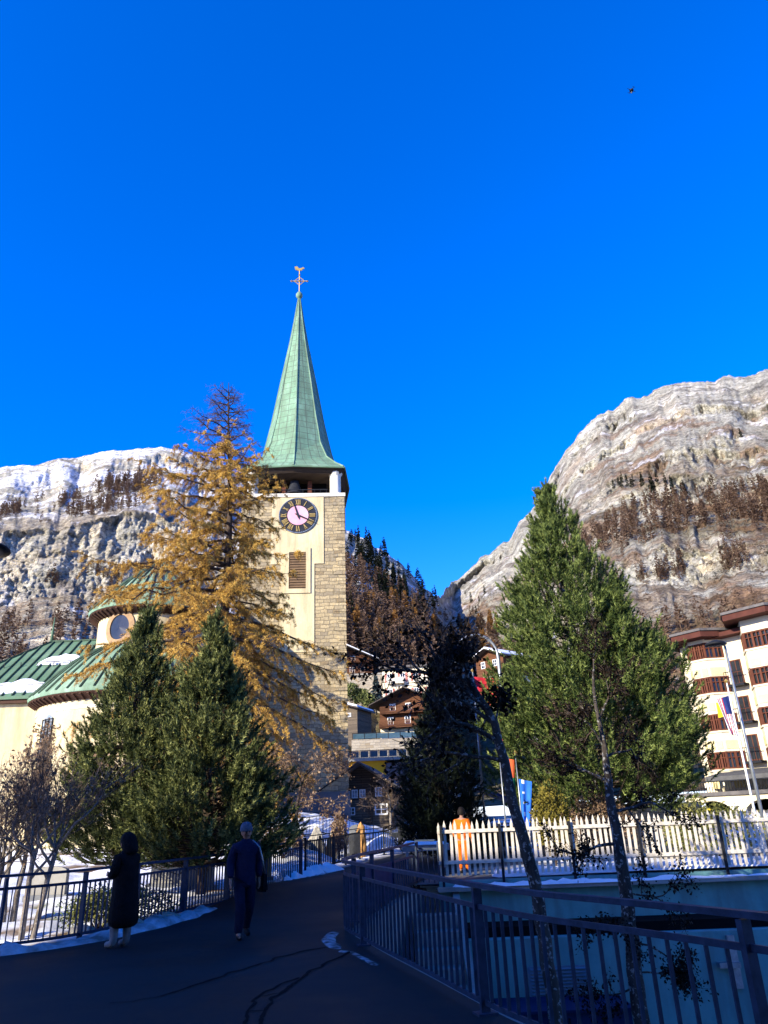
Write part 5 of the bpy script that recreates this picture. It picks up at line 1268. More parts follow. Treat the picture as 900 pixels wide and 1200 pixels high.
f = m.bb(-5.1, 7, 95.1, 95.18, 11.75, 11.82).build('railing', 'rail_dark', t, True); MB().bb(-5.0, 6.9, 95.12, 95.15, 11.1, 11.7).build('pane', 'solar', f, True)
t = thing('terrace_wall', 'lower rubble garden wall between yellow building and terrace wall', 'wall', (-1, 88, 6))
MB().bb(-5.6, 6, 88, 89, 5, 8.3).build('wall', 'stone_grey', t, True); MB().bb(-5.6, 6, 87.9, 89.1, 8.3, 8.5).build('coping', 'concrete', t, True)
t = thing('terrace_wall', 'pale stone support wall under the red brown chalet', 'wall', (-6, 140, 23))
MB().bb(-12, 0, 140, 142, 20, 27.2).build('wall', 'stone_grey', t, True); MB().bb(-12, 0, 139.85, 142.1, 27.2, 27.5).build('coping', 'concrete', t, True)
tree_mesh_obj('spruce_tree', far_tree(1, .26, 320, 501, True), 6.5, 'hill_blue', (-2.5, 123, 17.5), 'grey blue spruce left of the pale hotel block', 'tree')
for i, (px, py, Y, rx, h, lb) in enumerate([(412, 822, 118, 1.5, 3.6, 'dark green bush under the stone wall, beside the tower edge'), (424, 824, 118, 1.3, 3.0, 'dark green bush under the stone wall, nearer the blue spruce'), (433, 826, 116, .8, 2.4, 'small dark bush right below the blue spruce')]):
    p = P(px, py, Y); shrub('garden_shrub', lb, p.x, Y, p.z - .8, rx, rx, h, 'needles_blue', 70 + i, 420, .35)
# ------------------------------------------------------------------ hotel at right
def hotel():
    U = Vector((.594, -.804, 0)).normalized(); rz = atan2(U.y, U.x); O = Vector((21.5, 57, .9))
    t = thing('grand_hotel', 'cream hotel with stacked bay windows in red brown timber and red eaves', 'hotel', O, rz)
    # local: x along facade, -y out of the facade (towards the camera side)
    L = 24; zt = 12.2
    MB().bb(1.4, L, 0, 12, -2, zt).build('wall', 'hotel_wall', t)
    MB().bb(1.3, L, -.05, 0 - .003, 2.05, 2.35).build('cornice', 'trim_white', t)
    flo = [3.15, 5.7, 8.3, 10.75]
    def bay(x0, x1, dep, tops):
        ch = .85; z0 = 2.36 if False else 3.0
        pl = lambda o: [(x0 - o, 0), (x0 + ch - o * .4, -dep - o), (x1 - ch + o * .4, -dep - o), (x1 + o, 0)]
        b = MB()
        # spandrels (solid) and window bands between them
        bands = []
        zz = 2.7
        for k, z in enumerate(flo):
            b.slab(pl(0), zz, z - .12); b.slab(pl(.08), z - .12, z); bands.append((z, z + 1.15)); zz = z + 1.15
        b.slab(pl(.02), zz, tops)
        bo = b.build('bay', 'hotel_wall', t)
        for k, (za, zb) in enumerate(bands):
            poly = pl(-.06); f = MB(); g = MB(); g.slab(pl(-.16), za, zb); g.build('pane', 'glass', bo)
            for (a, c, n) in ((poly[0], poly[1], 2), (poly[1], poly[2], 3), (poly[2], poly[3], 2)):
                for j in range(n + 1):
                    q = (a[0] + (c[0] - a[0]) * j / n, a[1] + (c[1] - a[1]) * j / n); wv = .15
                    f.box((q[0], q[1], (za + zb) / 2), (wv, .12, zb - za), Matrix.Rotation(atan2(c[1] - a[1], c[0] - a[0]), 3, 'Z'))
                    if j < n:
                        q2 = (a[0] + (c[0] - a[0]) * (j + .5) / n, a[1] + (c[1] - a[1]) * (j + .5) / n); f.box((q2[0], q2[1], (za + zb) / 2), (.07, .07, zb - za), Matrix.Rotation(atan2(c[1] - a[1], c[0] - a[0]), 3, 'Z'))
                for zz2, hh in ((za + .05, .1), (zb - .05, .1), (za + .75, .05)): f.bar((a[0], a[1], zz2), (c[0], c[1], zz2), .09, hh)
            f.build('window_frame', 'frame_red', bo)
            # inset yellow panels on the spandrel below
            zs = za - .95
            for (a, c, n) in ((pl(.02)[0], pl(.02)[1], 1), (pl(.02)[1], pl(.02)[2], 2), (pl(.02)[2], pl(.02)[3], 1)):
                for j in range(n):
                    u0, u1 = (j + .12) / n, (j + .88) / n
                    A = Vector((a[0] + (c[0] - a[0]) * u0, a[1] + (c[1] - a[1]) * u0, zs)); Cc = Vector((a[0] + (c[0] - a[0]) * u1, a[1] + (c[1] - a[1]) * u1, zs))
                    MB().bar(A, Cc, .05, .55).build('inset_panel', 'yellow_panel', bo)
        # red eave stepping out over the bay
        e = MB().slab([(x0 - .9, .4), (x0 - .7, -.5), (x0 + ch - .6, -dep - 1.1), (x1 - ch + .6, -dep - 1.1), (x1 + .7, -.5), (x1 + .9, .4)], tops, tops + .42).build('eave', 'eave_red', t)
        MB().slab([(x0 - .95, .5), (x0 - .8, -.55), (x0 + ch - .65, -dep - 1.2), (x1 - ch + .65, -dep - 1.2), (x1 + .8, -.55), (x1 + .95, .5)], tops + .42, tops + .6).build('eave_cover', 'roof_slate', e)
    bay(1.9, 4.8, 1.0, 12.15); bay(6.3, 9.9, 1.25, 12.75); bay(12.2, 15.8, 1.25, 12.75)
    MB().bb(.4, L, -.9, 12.5, 12.1, 12.45).build('main_eave', 'eave_red', t)
    MB().add([(.2, -1.0, 12.45), (L, -1.0, 12.45), (L, 6, 14.2), (2.5, 6, 14.2), (.2, 12.6, 12.45), (L, 12.6, 12.45)], [(0, 1, 2, 3), (0, 3, 4), (3, 2, 5, 4), (1, 5, 2)]).build('roof', 'roof_slate', t)
    for k, z in enumerate([3.6, 6.2, 8.75]):          # little iron balconies between the bays and at the corner
        for x0, x1, d in ((4.85, 6.2, .75), (.2, 1.6, .9), (10.1, 12, .8)):
            b = MB().bb(x0, x1, -d, -.003, z - .2, z - .05); nb = 9
            for j in range(nb): xx = x0 + (x1 - x0 - .03) * j / (nb - 1); b.bb(xx, xx + .025, -d + .02, -d + .045, z - .05, z + .8)
            b.bb(x0, x1, -d, -d + .06, z + .8, z + .85); b.build('iron_balcony', 'rail_dark', t)
            if x1 - x0 < 1.6 and x0 > 3: window_part(t, (x0 + x1) / 2, -.004, z, .8, 1.7, 'frame_red', 'glass')
    # projecting ground floor with arcade, terrace and awning
    fx0, fx1, d = 1.6, L, 3.2
    a = MB(); nA = 6; wA = 2.9; x = fx0
    for k in range(nA + 1):
        xx = fx0 + k * (fx1 - fx0) / nA; a.bb(xx - .42, xx + .42, -d, -d + .6, -1.2, 1.0)
    for k in range(nA):
        xa = fx0 + k * (fx1 - fx0) / nA + .42; xb = fx0 + (k + 1) * (fx1 - fx0) / nA - .42; pts = [(xa, 1.0)]
        for j in range(13): an = pi - pi * j / 12; pts.append(((xa + xb) / 2 + (xb - xa) / 2 * cos(an), .3 + .85 * sin(an)))
        pts.append((xb, 1.0)); pts = [(xa - .42, .3)] + [(xa, .3)] + pts[1:-1] + [(xb, .3), (xb + .42, .3), (xb + .42, 1.45), (xa - .42, 1.45)]
        a.prism(pts, -d + .003, -d + .597)
    a.build('arcade', 'hotel_wall', t); MB().bb(fx0, fx1, -.9, -.8, -1.2, 1.4).build('arcade_interior', 'black', t)
    MB().bb(fx0 - .3, fx1, -d - .2, 0 - .004, 1.45, 1.68).build('terrace_floor', 'roof_slate', t)
    b = MB().bb(fx0 - .2, fx1, -d - .12, -d - .06, 2.3, 2.37)
    for j in range(110): xx = fx0 - .2 + j * .2; b.bb(xx, xx + .03, -d - .1, -d - .07, 1.68, 2.3)
    b.build('terrace_rail', 'rail_dark', t)
    MB().add([(3.2, -.1, 3.1), (L, -.1, 3.1), (L, -2.9, 2.65), (3.2, -2.9, 2.65), (3.2, -2.9, 2.35), (L, -2.9, 2.35), (L, -.1, 3.0), (3.2, -.1, 3.0)], [(0, 1, 2, 3), (3, 2, 5, 4), (4, 5, 6, 7), (0, 3, 4, 7), (1, 6, 5, 2)]).build('awning', 'awning', t)
    return t, U, rz, O
HT, HU, HRZ, HO = hotel()
def on_hotel(x, y, z): return HO + Matrix.Rotation(HRZ, 3, 'Z') @ Vector((x, y, z))
p = on_hotel(5.1, -3.4, .75)
m = MB(); n = 12
pts = [((.34 if k % 2 == 0 else .14) * sin(k * 2 * pi / 10), (.34 if k % 2 == 0 else .14) * cos(k * 2 * pi / 10)) for k in range(10)]
o = m.prism(pts, -.03, .03).build('star_ornament', 'white'); o.location = p; o.rotation_euler = (0, 0, HRZ); tag(o, 'white star decoration hanging in an arch of the hotel arcade', 'decoration')
p = on_hotel(4.5, -1.45, 7.0); o = MB().prism([(-.25, -.5), (.2, -.45), (.25, .5), (-.22, .52)], -.03, .03).build('cloth_banner', 'yellow_flag'); o.location = p; o.rotation_euler = (0, 0, HRZ); tag(o, 'small yellow cloth hanging at the second hotel window row', 'banner')
for i, (x, c, lb) in enumerate(((2.7, 'green_flag', 'pale green clothed mannequin like hanging cloth in the left arch'), (3.3, 'yellow_flag', 'yellow panel standing beside an arch of the hotel arcade'))):
    p = on_hotel(x, -3.35, .0); o = MB().prism([(-.16, -.6), (.16, -.6), (.14, .7), (-.14, .75)], -.05, .05).build('cloth_banner', c); o.location = p; o.rotation_euler = (0, 0, HRZ); tag(o, ['green cloth hanging in an arch of the hotel arcade', lb][i], 'banner')

# ------------------------------------------------------------------ flags and lamps
def cloth(name, m, parent, x, z1, z0, w, seed, fold=.10, slant=0.0, strip=None):
    """a limp hanging flag: folded sheet with thickness"""
    nx, nz = 14, 24; V = []; Q = []
    for s in (-1, 1):
        for j in range(nz + 1):
            v = j / nz
            for i in range(nx + 1):
                u = i / nx; xx = x + w * u * (1 - .45 * v) + slant * v; y = fold * sin(u * 9 + v * 2 + seed) * (.3 + .7 * v) + s * .006
                V.append((xx, y, z1 + (z0 - z1) * v * (1 - .12 * u) - .10 * u))
    K = (nx + 1) * (nz + 1)
    for j in range(nz):
        for i in range(nx):
            a = j * (nx + 1) + i; Q.append((a, a + 1, a + nx + 2, a + nx + 1)); Q.append((K + a, K + a + nx + 1, K + a + nx + 2, K + a + 1))
    o = tris(name, V, Q, m, parent)
    if strip:
        o.data.materials.append(MT[strip[0]])
        if len(strip) > 2: o.data.materials.append(MT[strip[2]])
        idx = []
        for j in range(nz):
            for i in range(nx): k = strip[1](i / nx, j / nz); idx += [k, k]
        o.data.polygons.foreach_set('material_index', idx)
    o.data.polygons.foreach_set('use_smooth', [True] * len(Q)); return o
def flagpole(label, x, y, h, r=.05, m='white'):
    z = gz(x, y); t = thing('flagpole', label, 'flagpole', (x, y, z)); MB().tube([(0, 0, 0), (0, 0, h * .5), (0, 0, h)], [r, r * .85, r * .5], 10).build('pole', m, t, smooth=True)
    MB().lathe([(0, -.08), (.08, 0), (0, .08)], 10, (0, 0, h + .05)).build('finial', 'gold', t); return t
p = P(870, 885, 24); t = flagpole('slim white flagpole with striped flag in front of the hotel', p.x, 24, P(853, 800, 24).z - gz(p.x, 24), .04)
zf = gz(p.x, 24); f = cloth('flag', 'white', t, -.02, P(857, 815, 24).z - zf, P(864, 862, 24).z - zf, -.42, 1, .06, strip=('red_flag', lambda u, v: 2 if (v < .42 and u < .55) else int(u * 13) % 2, 'navy_flag'))
p = P(625, 960, 24.5); t = flagpole('thin pole with hanging blue banner behind the picket fence', 3.98, 25, 3.2, .03, 'galv')
cloth('flag', 'blue_flag', t, .02, 2.45, .95, .42, 2, .05, strip=('white', lambda u, v: 1 if abs(u - .3) < .12 and int(v * 14) % 3 == 0 else 0))
t = flagpole('thin pole with limp green and orange flag left of the blue banner', 3.5, 25.3, 3.3, .03, 'galv')
cloth('flag', 'green_flag', t, .02, 3.15, 1.75, .45, 3, .06, slant=.15, strip=('orange_flag', lambda u, v: 1 if v < .42 else 0))
t = flagpole('tall pole with large limp red and white flag behind the dark leaves', 3.15, 28, 6.4, .05, 'galv')
cloth('flag', 'red_flag', t, .03, 6.2, 3.7, .95, 4, .12, slant=.55, strip=('white', lambda u, v: 1 if (abs(u - .5) < .12 and .3 < v < .75) or (abs(v - .52) < .07 and .2 < u < .8) else 0))
def arch_lamp():
    x, y = 4.2, 27.5; z = gz(x, y); top = P(560, 744, y).z
    a = P(584, 772, y); b = P(534, 785, y); R = (a.x - b.x) / 2; cx = (a.x + b.x) / 2; zc = top - R * 1.05
    t = thing('street_lamp', 'grey street lamp with round arched pole beside the tall pine', 'street lamp', (a.x, y, z))
    pts = [(a.x + .05, y, z), (a.x, y, zc)] + [(cx + R * cos(k * pi / 16), y, zc + R * 1.05 * sin(k * pi / 16)) for k in range(1, 17)] + [(b.x, y, zc - .3)]
    MB().tube(pts, [.085, .07] + [.052] * 17, 10).build('pole', 'galv', t, True, True)
    MB().lathe([(0, .12), (.07, .1), (.16, -.05), (.34, -.2), (.34, -.24), (0, -.24)], 16, (b.x, y, zc - .35)).build('lamp_shade', 'rail_dark', t, True, True)
arch_lamp()
def street_lamp(label, base, top, armx, r=.06, hd='galv'):
    t = thing('street_lamp', label, 'street lamp', base); h = top.z - base[2]; dx = top.x - base[0]
    MB().tube([(0, 0, 0), (dx * .5, 0, h * .5), (dx, 0, h), (dx + armx * .6, 0, h + .1)], [r, r * .85, r * .65, r * .5], 10).build('pole', hd, t, smooth=True)
    MB().lathe([(0, .14), (.1, .12), (.34, .02), (.36, -.04), (0, -.06)], 16, (dx + armx, 0, h + .08)).build('lamp_head', 'rail_dark', t, smooth=True); return t
b = P(882, 925, 28); xl = P(866, 832, 25).x; street_lamp('tall thin grey street lamp in front of the hotel bays', (xl, 25, gz(xl, 25)), Vector((xl, 25, P(846, 757, 25).z)), -.3)
p = P(4, 640, 9); t = thing('street_lamp', 'dark mushroom lamp head at the extreme left edge above the railing', 'street lamp', (p.x - .35, 9, 0))
h = p.z; MB().tube([(0, 0, 0), (0, 0, h * .5), (0, 0, h + .02)], [.06, .05, .04], 10).build('pole', 'rail_dark', t, smooth=True)
MB().lathe([(0, .06), (.2, .04), (.40, -.005), (.41, -.03), (.3, -.05), (0, -.05)], 24, (0, 0, h)).build('lamp_head', 'rail_dark', t, smooth=True)
MB().lathe([(.1, -.05), (.15, -.1), (.13, -.25), (.05, -.33), (0, -.33)], 14, (.12, 0, h)).build('lamp_globe', 'blue_box', t, smooth=True)
# far flyer in the sky
p = P(740, 106, 60); t = thing('drone', 'tiny dark drone high in the blue sky', 'drone', p, .4)
MB().lathe([(0, -.14), (.2, -.08), (.24, .05), (.1, .14), (0, .15)], 12).build('body', 'rail_dark', t)
m = MB().bar((-.42, 0, .05), (.42, 0, .05), .05).bar((0, -.42, .05), (0, .42, .05), .05); m.build('arm', 'rail_dark', t)
for k in range(4): a = k * pi / 2; MB().bar((.42 * cos(a) - .2, .42 * sin(a), .1), (.42 * cos(a) + .2, .42 * sin(a), .1), .03, .015).build('rotor', 'rail_dark', t)
MB().lathe([(0, -.12), (.12, 0), (0, .1)], 10, (-.06, 0, -.36)).tube([(-.06, 0, -.3), (-.03, 0, -.1)], .02, 5).build('camera_pod', 'slab', t)

# ------------------------------------------------------------------ cemetery stones
def stone(label, x, y, w, d, h, m, seed, cat='stone', name='memorial_stone', point=.5, group=None, z=None):
    bm = bmesh.new(); bmesh.ops.create_icosphere(bm, subdivisions=3, radius=1)
    for v in bm.verts:
        c = v.co; n = float(fbm(np.array([c.x * 1.6 + seed]), np.array([c.y * 1.6]), np.array([c.z * 1.6]), seed, 4)[0]); k = 1 + .45 * n
        s = 1 - point * max(0, c.z * .5 + .5) ** 1.3
        v.co = Vector((c.x * w / 2 * k * s, c.y * d / 2 * k * s, (c.z * .5 + .45) * h * (1 + .12 * n)))
    me = bpy.data.meshes.new(name); bm.to_mesh(me); bm.free(); me.materials.append(MT[m])
    o = bpy.data.objects.new(name, me); COL.objects.link(o); o.location = (x, y, (gz(x, y) if z is None else z) - .03); tag(o, label, cat, group); return o
stone('pale pointed boulder standing on the snow, tallest of the pale stones', -2.95, 29, .95, .6, 1.25, 'boulder', 3, point=.75)
stone('low broad pale boulder left of the pointed one on the snow', -3.5, 28.6, 1.0, .7, .75, 'boulder', 4)
stone('rust brown pointed stone right of the pale boulder', -2.45, 29.3, .55, .45, 1.0, 'orange_stone', 5, point=.7)
stone('small grey stone balanced above the rust brown one', -2.5, 31.5, .4, .35, 1.25, 'boulder', 6, point=.4)
stone('upright rust coloured stone left of the snow heap near the curved rail', -1.35, 30.0, .45, .4, 1.35, 'orange_stone', 7, point=.35)
def grave(label, x, y, w, h, m, cross=False):
    z = gz(x, y); t = thing('gravestone', label, 'gravestone', (x, y, z), random.uniform(-.15, .15))
    MB().bb(-w / 2 - .1, w / 2 + .1, -.16, .16, -.1, .12).build('base', 'slab', t)
    pts = [(-w / 2, .12), (w / 2, .12), (w / 2, h * .85)] + [(w / 2 * cos(a), h * .85 + h * .15 * sin(a)) for a in np.linspace(0, pi, 9)][1:-1] + [(-w / 2, h * .85)]
    MB().prism(pts, -.08, .08).build('headstone', m, t)
    if cross: MB().bb(-.03, .03, -.1, -.082, h * .35, h * .8).bb(-.14, .14, -.1, -.083, h * .6, h * .66).build('cross', 'galv', t)
    return t
grave('upright dark grey gravestone on the snow before the tower foot', -1.55, 31, .6, 1.15, 'slab')
grave('broad pale gravestone under the left pine branches', -6.0, 22.2, 1.6, .95, 'concrete', True)
grave('grey plaque gravestone in front of the broad pale one', -5.3, 21.6, .7, .62, 'slab')
grave('small orange brown gravestone right of the pine trunk', -4.35, 22.4, .5, .8, 'orange_stone', True)
grave('orange brown gravestone further right, behind the walking man', -3.9, 22.9, .55, .9, 'orange_stone')
grave('dark wide gravestone between the two orange brown ones', -4.2, 22.0, .55, .55, 'slab')
grave('light stone grave left behind the bare trunks', -9.3, 21.5, 1.0, .8, 'concrete')
for i, (x, y, s) in enumerate([(-5.2, 15.6, .5), (-4.8, 16.8, .4), (-5.9, 15.3, .35)]):
    stone(['flat grey rock edging the garden bed, nearest the woman', 'flat grey rock further right along the garden bed', 'flat grey rock left along the garden bed by the bare trunks'][i], x, y, s * 1.6, s, s * .5, 'boulder', 20 + i, 'rock', 'garden_rock', .2)
# orange-lit planter behind the wall and market stall under the spruce
t = thing('market_stall', 'market stall with dark blue tarpaulin roof left of the flags', 'stall', (3.2, 31, gz(3.2, 31)))
MB().add([(-2, -1, 1.5), (0, -1, 2.3), (2, -1, 1.5), (-2, 1.2, 1.5), (0, 1.2, 2.3), (2, 1.2, 1.5), (-2, -1, 1.4), (0, -1, 2.2), (2, -1, 1.4), (-2, 1.2, 1.4), (0, 1.2, 2.2), (2, 1.2, 1.4)], [(0, 1, 4, 3), (1, 2, 5, 4), (6, 9, 10, 7), (7, 10, 11, 8), (0, 6, 7, 1), (1, 7, 8, 2), (3, 4, 10, 9), (4, 5, 11, 10), (0, 3, 9, 6), (2, 8, 11, 5)]).build('canopy', 'tent', t)
for x in (-1.9, 1.9):
    for y in (-.9, 1.1): MB().tube([(x, y, 0), (x, y, 1.45)], .04, 6).build('leg', 'galv', t)
MB().bb(-1.8, 1.8, -.85, -.2, .75, .82).bb(-1.8, 1.8, -.84, -.8, .1, .75).build('counter', 'wood_dark', t)
t = thing('white_cabin', 'narrow white cabin with snowy roof glimpsed behind the dark branches', 'cabin', (3.1, 45, 1.0), -.2)
MB().bb(-.45, .45, 0, 1.2, 0, 3.0).build('wall', 'trim_white', t); MB().prism([(-1.3, 3.0), (1.3, 3.0), (0, 3.9)], -.3, 1.5).build('roof', 'snow', t)
MB().bb(-1.2, 1.2, .5, 1.4, 0, 3.0).build('back_wall', 'wood_dark', t)
t = thing('guard_rail', 'low guard rail capped with bright snow left of the picket fence', 'barrier', (.9, 24.4, .3))
MB().bb(.15, 1.6, 24.35, 24.45, .8, .98).build('beam', 'galv', t, True)
for x in (.3, 1.4): MB().bb(x - .04, x + .04, 24.36, 24.44, .2, .8).build('post', 'galv', t, True)
snow_strip('snow', [(.15, 24.4, .98), (.9, 24.4, .98), (1.6, 24.4, .98)], .2, .09, 'snow', 37)
t = thing('boulder_wall', 'light rubble stone wall behind the picket fence right of the pine trunk', 'wall', (7.5, 26, .5))
m = MB()
MB().bb(5.0, 10.5, 27, 27.8, .2, 1.9).build('wall', 'stone_grey', t, True)

# ------------------------------------------------------------------ unseen building added behind the viewer, roof outline shaped to shade the path
def shade_building():
    L = 1 / tan(SUN_EL); dx, dy = sin(SUN_AZ) * L, cos(SUN_AZ) * L; H = 14.0
    def src(x, y): return (x - dx * H, y - dy * H)
    A = src(-6.95, 12.2); B = src(-2.95, 20.6); C = src(16, 19.6); D = src(40, 17)
    A2 = (A[0] - 1.2 * (B[0] - A[0]), A[1] - 1.2 * (B[1] - A[1]))
    C = (C[0], min(C[1], -2.5)); 
    poly = [A2, A, B, src(.5, 20.9), src(.9, 21.6), src(7.3, 21.4), src(7.8, 20.3), C, (14, C[1] - .8), (14, -30), (A2[0], -30)]
    t = thing('unseen_shade_building', 'unseen building added behind the viewer to shade the path', 'building', (-10, -14, 0))
    wl = [(-25.2, -30), (-25.2, min(B[1], src(.5, 20.9)[1]) - .3)] + [(p[0], p[1] - .15) for p in (src(5.9, 21.4), src(7.3, 21.4), src(7.8, 20.3), C)] + [(13.8, C[1] - 1), (13.8, -29.8)]
    MB().slab(wl, -4, H - .35).build('wall', 'plaster_white', t, True)
    MB().slab(poly, H - .35, H).build('roof', 'roof_slate', t, True)
    a = Vector((*C, 0)); d = (Vector((14, C[1] - .8, 0)) - a).normalized()
    for f in range(4):
        for k in range(5):
            p = a + d * (2 + k * 3.0); wn = MB(); n = Vector((d.y, -d.x, 0)) * -1
            c = p + n * .03 + Vector((0, 0, 1.6 + f * 3.1)); M = Matrix.Rotation(atan2(d.y, d.x), 3, 'Z')
            fr = MB().box(c, (1.3, .06, 1.5), M).build('window', 'white', t, True)
            MB().box(c + n * .04, (1.1, .03, 1.3), M).build('pane', 'glass', fr, True)
shade_building()

# ------------------------------------------------------------------ people
def skin_obj(name, J, E, m, parent, sub=1, root=0):
    """continuous surface grown over a jointed skeleton: J = [(x,y,z,r[,r2])], E = edges"""
    me = bpy.data.meshes.new(name); me.from_pydata([j[:3] for j in J], E, [])
    o = bpy.data.objects.new(name, me); COL.objects.link(o)
    md = o.modifiers.new('Skin', 'SKIN'); md.use_smooth_shade = True; md.branch_smoothing = .3
    for i, v in enumerate(me.skin_vertices[0].data): v.radius = (J[i][3], J[i][4] if len(J[i]) > 4 else J[i][3]); v.use_root = (i == root)
    if sub: s = o.modifiers.new('Sub', 'SUBSURF'); s.levels = sub; s.render_levels = sub
    dg = bpy.context.evaluated_depsgraph_get(); dg.update(); ev = o.evaluated_get(dg); nm = bpy.data.meshes.new_from_object(ev, depsgraph=dg)
    bpy.data.objects.remove(o); nm.materials.clear(); nm.materials.append(MT[m])
    nm.polygons.foreach_set('use_smooth', [True] * len(nm.polygons))
    q = bpy.data.objects.new(name, nm); COL.objects.link(q); q.parent = parent; return q
def chain(J, E, start, pts):
    k = start
    for p in pts: J.append(p); E.append((k, len(J) - 1)); k = len(J) - 1
    return k
def body(parent, arms, legs, head=(0, 0), lean=0, m='skin'):
    """arms: per side (elbow, wrist, finger direction); legs: per side (knee, ankle, toe); facing -y"""
    J = [(0, 0, .93, .13, .11)]; E = []
    ch = chain(J, E, 0, [(0, -.2 * lean, 1.1, .125, .10), (0, -.5 * lean, 1.3, .15, .105), (0, -.7 * lean, 1.42, .11, .08)])
    hx, hy = head; top = chain(J, E, ch, [(0, -.8 * lean, 1.49, .055), (hx * .3, -.9 * lean + hy * .4, 1.55, .07), (hx * .6, -lean + hy * .7, 1.62, .082, .092), (hx, -lean + hy, 1.70, .06)])
    hd = top - 1; J.append((J[hd][0] * 1.3, J[hd][1] - .105, J[hd][2] - .01, .014)); E.append((hd, len(J) - 1))
    for s in (-1, 1): J.append((J[hd][0] + s * .095, J[hd][1] + .01, J[hd][2] - .01, .016)); E.append((hd, len(J) - 1))
    for s, (el, wr, fd) in zip((-1, 1), arms):
        sh = chain(J, E, ch, [(s * .17, -.7 * lean, 1.40, .062)]); w = chain(J, E, sh, [(*el, .045), (*wr, .03)])
        fd = Vector(fd).normalized(); W = Vector(wr); side = fd.cross(Vector((s, 0, 0))); side = side.normalized() if side.length > .1 else Vector((0, 1, 0))
        pm = W + fd * .055; pa = chain(J, E, w, [(*pm, .032, .02)])
        for q, (off, Lf) in enumerate(((-.032, .075), (-.011, .088), (.011, .082), (.031, .066))):
            b = pm + side * off + fd * .03; b1 = b + fd * Lf * .55; b2 = b1 + (fd + Vector((-s * .5, 0, 0))).normalized() * Lf * .45
            chain(J, E, pa, [(*b, .0095), (*b1, .0088), (*b2, .007)])
        th = pm - fd * .02 + side * -.04; chain(J, E, w, [(*(W + side * -.02 + fd * .015), .014), (*th, .011), (*(th + fd * .045 + side * -.012), .009)])
    for s, (kn, an, to) in zip((-1, 1), legs):
        hp = chain(J, E, 0, [(s * .095, 0, .86, .095)]); a = chain(J, E, hp, [(*kn, .06), (*an, .042)]); chain(J, E, a, [(*to, .035)])
    return skin_obj('body', J, E, m, parent), J

def walker():
    t = thing('person', 'man in navy jacket and grey blue knit cap walking with a black shoulder bag', 'person', (-2.62, 13.8, 0), radians(28)); 
    arms = [((-.25, .03, 1.14), (-.27, -.08, .90), (0, -.25, -1)), ((.25, .05, 1.13), (.25, -.02, .89), (0, -.1, -1))]
    legs = [((-.10, -.13, .50), (-.11, -.10, .09), (-.13, -.27, .04)), ((.10, -.02, .49), (.12, .22, .12), (.13, .08, .035))]
    body(t, arms, legs, (-.02, -.03), .03)
    J = [(0, 0, .74, .19, .15)]; E = []; ch = chain(J, E, 0, [(0, 0, .82, .20, .16), (0, 0, 1.02, .20, .16), (0, -.015, 1.25, .205, .155), (0, -.02, 1.39, .15, .11), (0, -.025, 1.49, .095), (0, -.03, 1.53, .085)])
    for s, (el, wr, fd) in zip((-1, 1), arms): sh = chain(J, E, 4, [(s * .19, -.02, 1.39, .092)]); chain(J, E, sh, [(*el, .082), (wr[0], wr[1], wr[2] + .06, .06), (wr[0], wr[1], wr[2] + .01, .055)])
    skin_obj('jacket', J, E, 'navy', t, root=2)
    J = [(0, 0, .98, .15, .13)]; E = []; chain(J, E, 0, [])
    for s, (kn, an, to) in zip((-1, 1), legs): hp = chain(J, E, 0, [(s * .10, 0, .82, .12)]); chain(J, E, hp, [(*kn, .09), (an[0], an[1], an[2] + .06, .078), (an[0], an[1], an[2] - .01, .075)])
    skin_obj('trousers', J, E, 'jeans', t)
    for s, (kn, an, to) in zip((-1, 1), legs): skin_obj('shoe', [(an[0], an[1] + .04, an[2] - .01, .052), (an[0], an[1] - .05, an[2] - .035, .05), (*to, .042)], [(0, 1), (1, 2)], 'shoe', t)
    hc = (-.015, -.045, 1.63)
    MB().lathe([(.10, -.0), (.108, .02), (.108, .06), (.10, .07), (.096, .10), (.072, .14), (.035, .155), (0, .16)], 18, hc).build('knit_cap', 'hat', t, smooth=True)
    MB().lathe([(0, -.018), (.012, 0), (0, .018)], 6, (-.05, -.145, 1.625)).lathe([(0, -.018), (.012, 0), (0, .018)], 6, (.02, -.145, 1.625)).build('eyes', 'hair', t)
    MB().bar((-.045, -.135, 1.565), (.015, -.135, 1.565), .012).build('mouth', 'frame_red', t)
    b = thing('shoulder_bag', 'black shoulder bag at the walking man\'s side', 'bag', (0, 0, 0)); b.location = t.matrix_basis @ Vector((.33, .08, .82)); b.rotation_euler = t.rotation_euler
    bm = bmesh.new(); bmesh.ops.create_cube(bm, size=1)
    for v in bm.verts: v.co = Vector((v.co.x * .13 * (1 - .3 * (v.co.z > 0)), v.co.y * .36 * (1 - .15 * (v.co.z > 0)), v.co.z * .3))
    bmesh.ops.bevel(bm, geom=bm.edges[:], offset=.03, segments=3, affect='EDGES'); me = bpy.data.meshes.new('pouch'); bm.to_mesh(me); bm.free(); me.materials.append(MT['coat']); o = bpy.data.objects.new('pouch', me); COL.objects.link(o); o.parent = b
    MB().tube([(0, -.14, .14), (-.06, -.19, .36), (-.12, -.20, .55), (-.22, -.13, .66), (-.2, .02, .66), (-.1, .13, .5), (0, .14, .14)], .016, 6).build('strap', 'galv', b, smooth=True)
walker()
